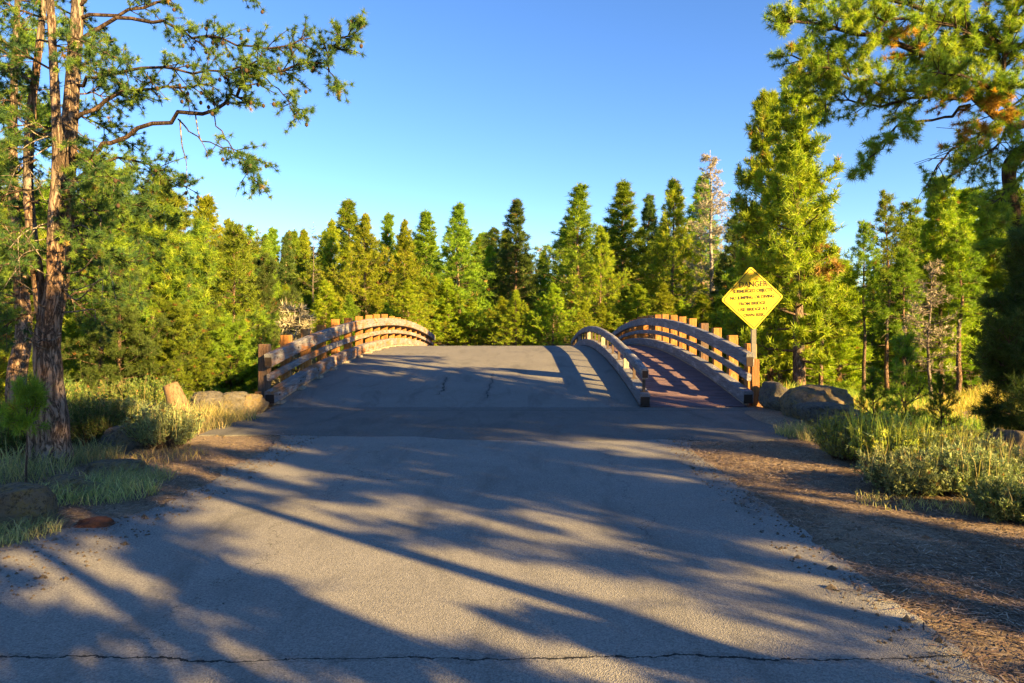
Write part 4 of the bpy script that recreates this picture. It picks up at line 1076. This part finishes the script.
def litter():
    rng = np.random.default_rng(55); b = MB(); n = 120000
    X = np.concatenate([rng.uniform(1.5, 5.2, n // 2), rng.uniform(-6, -2.4, n // 2)]); Y = np.concatenate([rng.uniform(2.2, 9.9, n // 2), rng.uniform(3.6, 13, n // 2)])
    # thin drift over the pavement edges
    dens = (vnoise(X, Y, 1.1, 12) + vnoise(X, Y, 3.1, 13) * .8 + rng.normal(size=n) * .3 > -.1) ; X, Y = X[dens], Y[dens]
    m = len(X); a = rng.random(m) * 6.28; L = rng.uniform(.008, .04, m) * (1 + .6 * (rng.random(m) < .08)); w = rng.uniform(.0015, .0045, m)
    on = ((X > ledge(Y)) & (X < redge(Y))) | ((Y > 9.6) & (X < 3.6) & (X > -4.8)); Z = np.where(on, .005, terr(X, Y)) + rng.uniform(.004, .016, m)
    dist = np.minimum(np.abs(X - ledge(Y)), np.abs(redge(Y) - X)); k = ~on | (rng.random(m) < .9 * np.exp(-dist / .11)); X, Y, Z, a, L, w = X[k], Y[k], Z[k], a[k], L[k], w[k]; m = len(X)
    d = np.stack([np.cos(a), np.sin(a), rng.uniform(-.12, .2, m)], -1) * L[:, None]; s = np.stack([-np.sin(a), np.cos(a), 0 * a], -1) * w[:, None]; p = np.stack([X, Y, Z], -1)
    V = np.stack([p - d - s, p + d - s, p + d + s, p - d + s], 1).reshape(-1, 3); i = np.arange(m) * 4
    cols = np.array([(.12, .085, .055), (.20, .14, .085), (.05, .038, .03), (.42, .33, .22), (.27, .18, .10)])[rng.integers(0, 5, m)]
    b.add(V, Q=np.stack([i, i + 1, i + 2, i + 3], -1), col=np.repeat(cols, 4, 0))
    tag(b.build('needle_litter', M['litter'], attr=True), 'fallen pine needles and bark bits on the dirt shoulders', 'litter', kind='stuff')
    b = MB(); n = 9000; X = np.concatenate([rng.uniform(1.75, 5, n // 2), rng.uniform(-5.5, -2.9, n // 2)]); Y = np.concatenate([rng.uniform(2.2, 10, n // 2), rng.uniform(4, 13, n // 2)])
    Z = np.where((X > ledge(Y)) & (X < redge(Y)), .004, terr(X, Y)); r = rng.uniform(.004, .014, n) * (1 + (rng.random(n) < .05) * 1.5)
    T = np.array([(1, 0, 0), (0, 1, 0), (-1, 0, 0), (0, -1, 0), (0, 0, .8), (0, 0, -.6)]); F = np.array([(0, 1, 4), (1, 2, 4), (2, 3, 4), (3, 0, 4), (1, 0, 5), (2, 1, 5), (3, 2, 5), (0, 3, 5)])
    V = (np.stack([X, Y, Z], -1)[:, None] + T[None] * r[:, None, None] * rng.uniform(.7, 1.3, (n, 6, 1))).reshape(-1, 3)
    b.add(V, T=(F[None] + (np.arange(n) * 6)[:, None, None]).reshape(-1, 3)); tag(b.build('gravel', M['pebble']), 'loose gravel scattered along the pavement edges', 'gravel', kind='stuff')
litter()

# ------------------------------------------------------------------ trees beside and behind the camera whose shade falls on the road
cast = [conifer(np.random.default_rng(400), 10.5, .69, 1.9, 54, 17, .22, .036, palette=PALM, trunk_r=.17, shape=.45, tstep=.2, twn=10, bark='bark_o', sub=False, ragged=.55, deadlow=10),
        conifer(np.random.default_rng(401), 7.4, .66, 1.3, 36, 17, .22, .036, palette=PALM, trunk_r=.16, shape=.4, tstep=.2, twn=9, bark='bark_o', sub=False, ragged=.55, deadlow=8),
        conifer(np.random.default_rng(402), 5.6, .12, 1.4, 46, 17, .22, .036, palette=PALM, trunk_r=.11, shape=.6, tstep=.2, twn=9, bark='bark_o', sub=False, ragged=.6, deadlow=3)]
CAST = [  # strip across the road, distance from the road, kind, height
    (8.5, 16, 0, 10.3), (10.0, 17, 0, 10.4), (11.3, 17.5, 0, 9.9), (9.4, 20, 0, 11.4),
    (1.7, 8, 1, 7.2), (2.3, 9.5, 1, 7.4), (3.2, 7.2, 1, 7.0), (4.75, 9.5, 2, 6.0), (5.6, 11.5, 2, 6.8), (6.8, 13.5, 1, 8.0),
    (1.2, 5.2, 2, 3.7), (2.2, 5.0, 2, 3.5), (3.0, 5.2, 2, 2.7), (.2, 6.5, 2, 4.2)]
seen = set()
for i, (q, t, v, h) in enumerate(CAST):
    x, y = .6293 * q + .7771 * t, .7771 * q - .6293 * t
    o = cast[v] if v not in seen else copy_tree(cast[v]); seen.add(v)
    s = h / cast[v]['H']; o.location = (x, y, gz(x, y) - .05); o.scale = (s, s, s); o.rotation_euler = (0, 0, i * 1.3)
    tag(o, 'roadside pine beside the viewpoint, known only by its long shade on the road', 'tree', 'roadside pines shading the road')

# ------------------------------------------------------------------ light, sky, camera
SUN_EL, SUN_AZ = math.radians(18.5), math.radians(51)      # behind the camera, to the right
sd = np.array([math.sin(SUN_AZ) * math.cos(SUN_EL), -math.cos(SUN_AZ) * math.cos(SUN_EL), math.sin(SUN_EL)])
L = bpy.data.lights.new('sun', 'SUN'); L.energy = 5.0; L.angle = math.radians(.45); L.color = (1, .68, .25)
lo = bpy.data.objects.new('sun', L); C.objects.link(lo)
from mathutils import Vector
lo.rotation_euler = Vector(sd).to_track_quat('Z', 'Y').to_euler()
w = bpy.data.worlds.new('World'); bpy.context.scene.world = w; w.use_nodes = True; nt = w.node_tree
bg = nt.nodes['Background']; sky = nt.nodes.new('ShaderNodeTexSky'); sky.sky_type = 'NISHITA'; sky.sun_disc = False
sky.sun_elevation = SUN_EL; sky.sun_rotation = math.atan2(sd[0], sd[1]); sky.altitude = 1200; sky.air_density = 1.0; sky.dust_density = 0; sky.ozone_density = 3.2
hs = nt.nodes.new('ShaderNodeHueSaturation'); hs.inputs['Saturation'].default_value = 1.14; hs.inputs['Hue'].default_value = .508
nt.links.new(sky.outputs[0], hs.inputs['Color']); nt.links.new(hs.outputs[0], bg.inputs[0]); bg.inputs[1].default_value = .052
cam = bpy.data.cameras.new('camera'); co = bpy.data.objects.new('camera', cam); C.objects.link(co); bpy.context.scene.camera = co
co.location = (0, 0, CAMH); co.rotation_euler = (PI / 2, 0, 0)
cam.sensor_width = 36; cam.lens = FPX / 1024 * 36; cam.shift_x = -(VX - 512) / 1024; cam.shift_y = -(341.5 - HY) / 1024
cam.clip_start = .05; cam.clip_end = 2000
vs = bpy.context.scene.view_settings; vs.view_transform = 'Standard'; vs.look = 'None'; vs.exposure = 2.55; vs.gamma = 1; vs.use_curve_mapping = False
bpy.context.scene.cycles.max_bounces = 6; bpy.context.scene.cycles.diffuse_bounces = 3
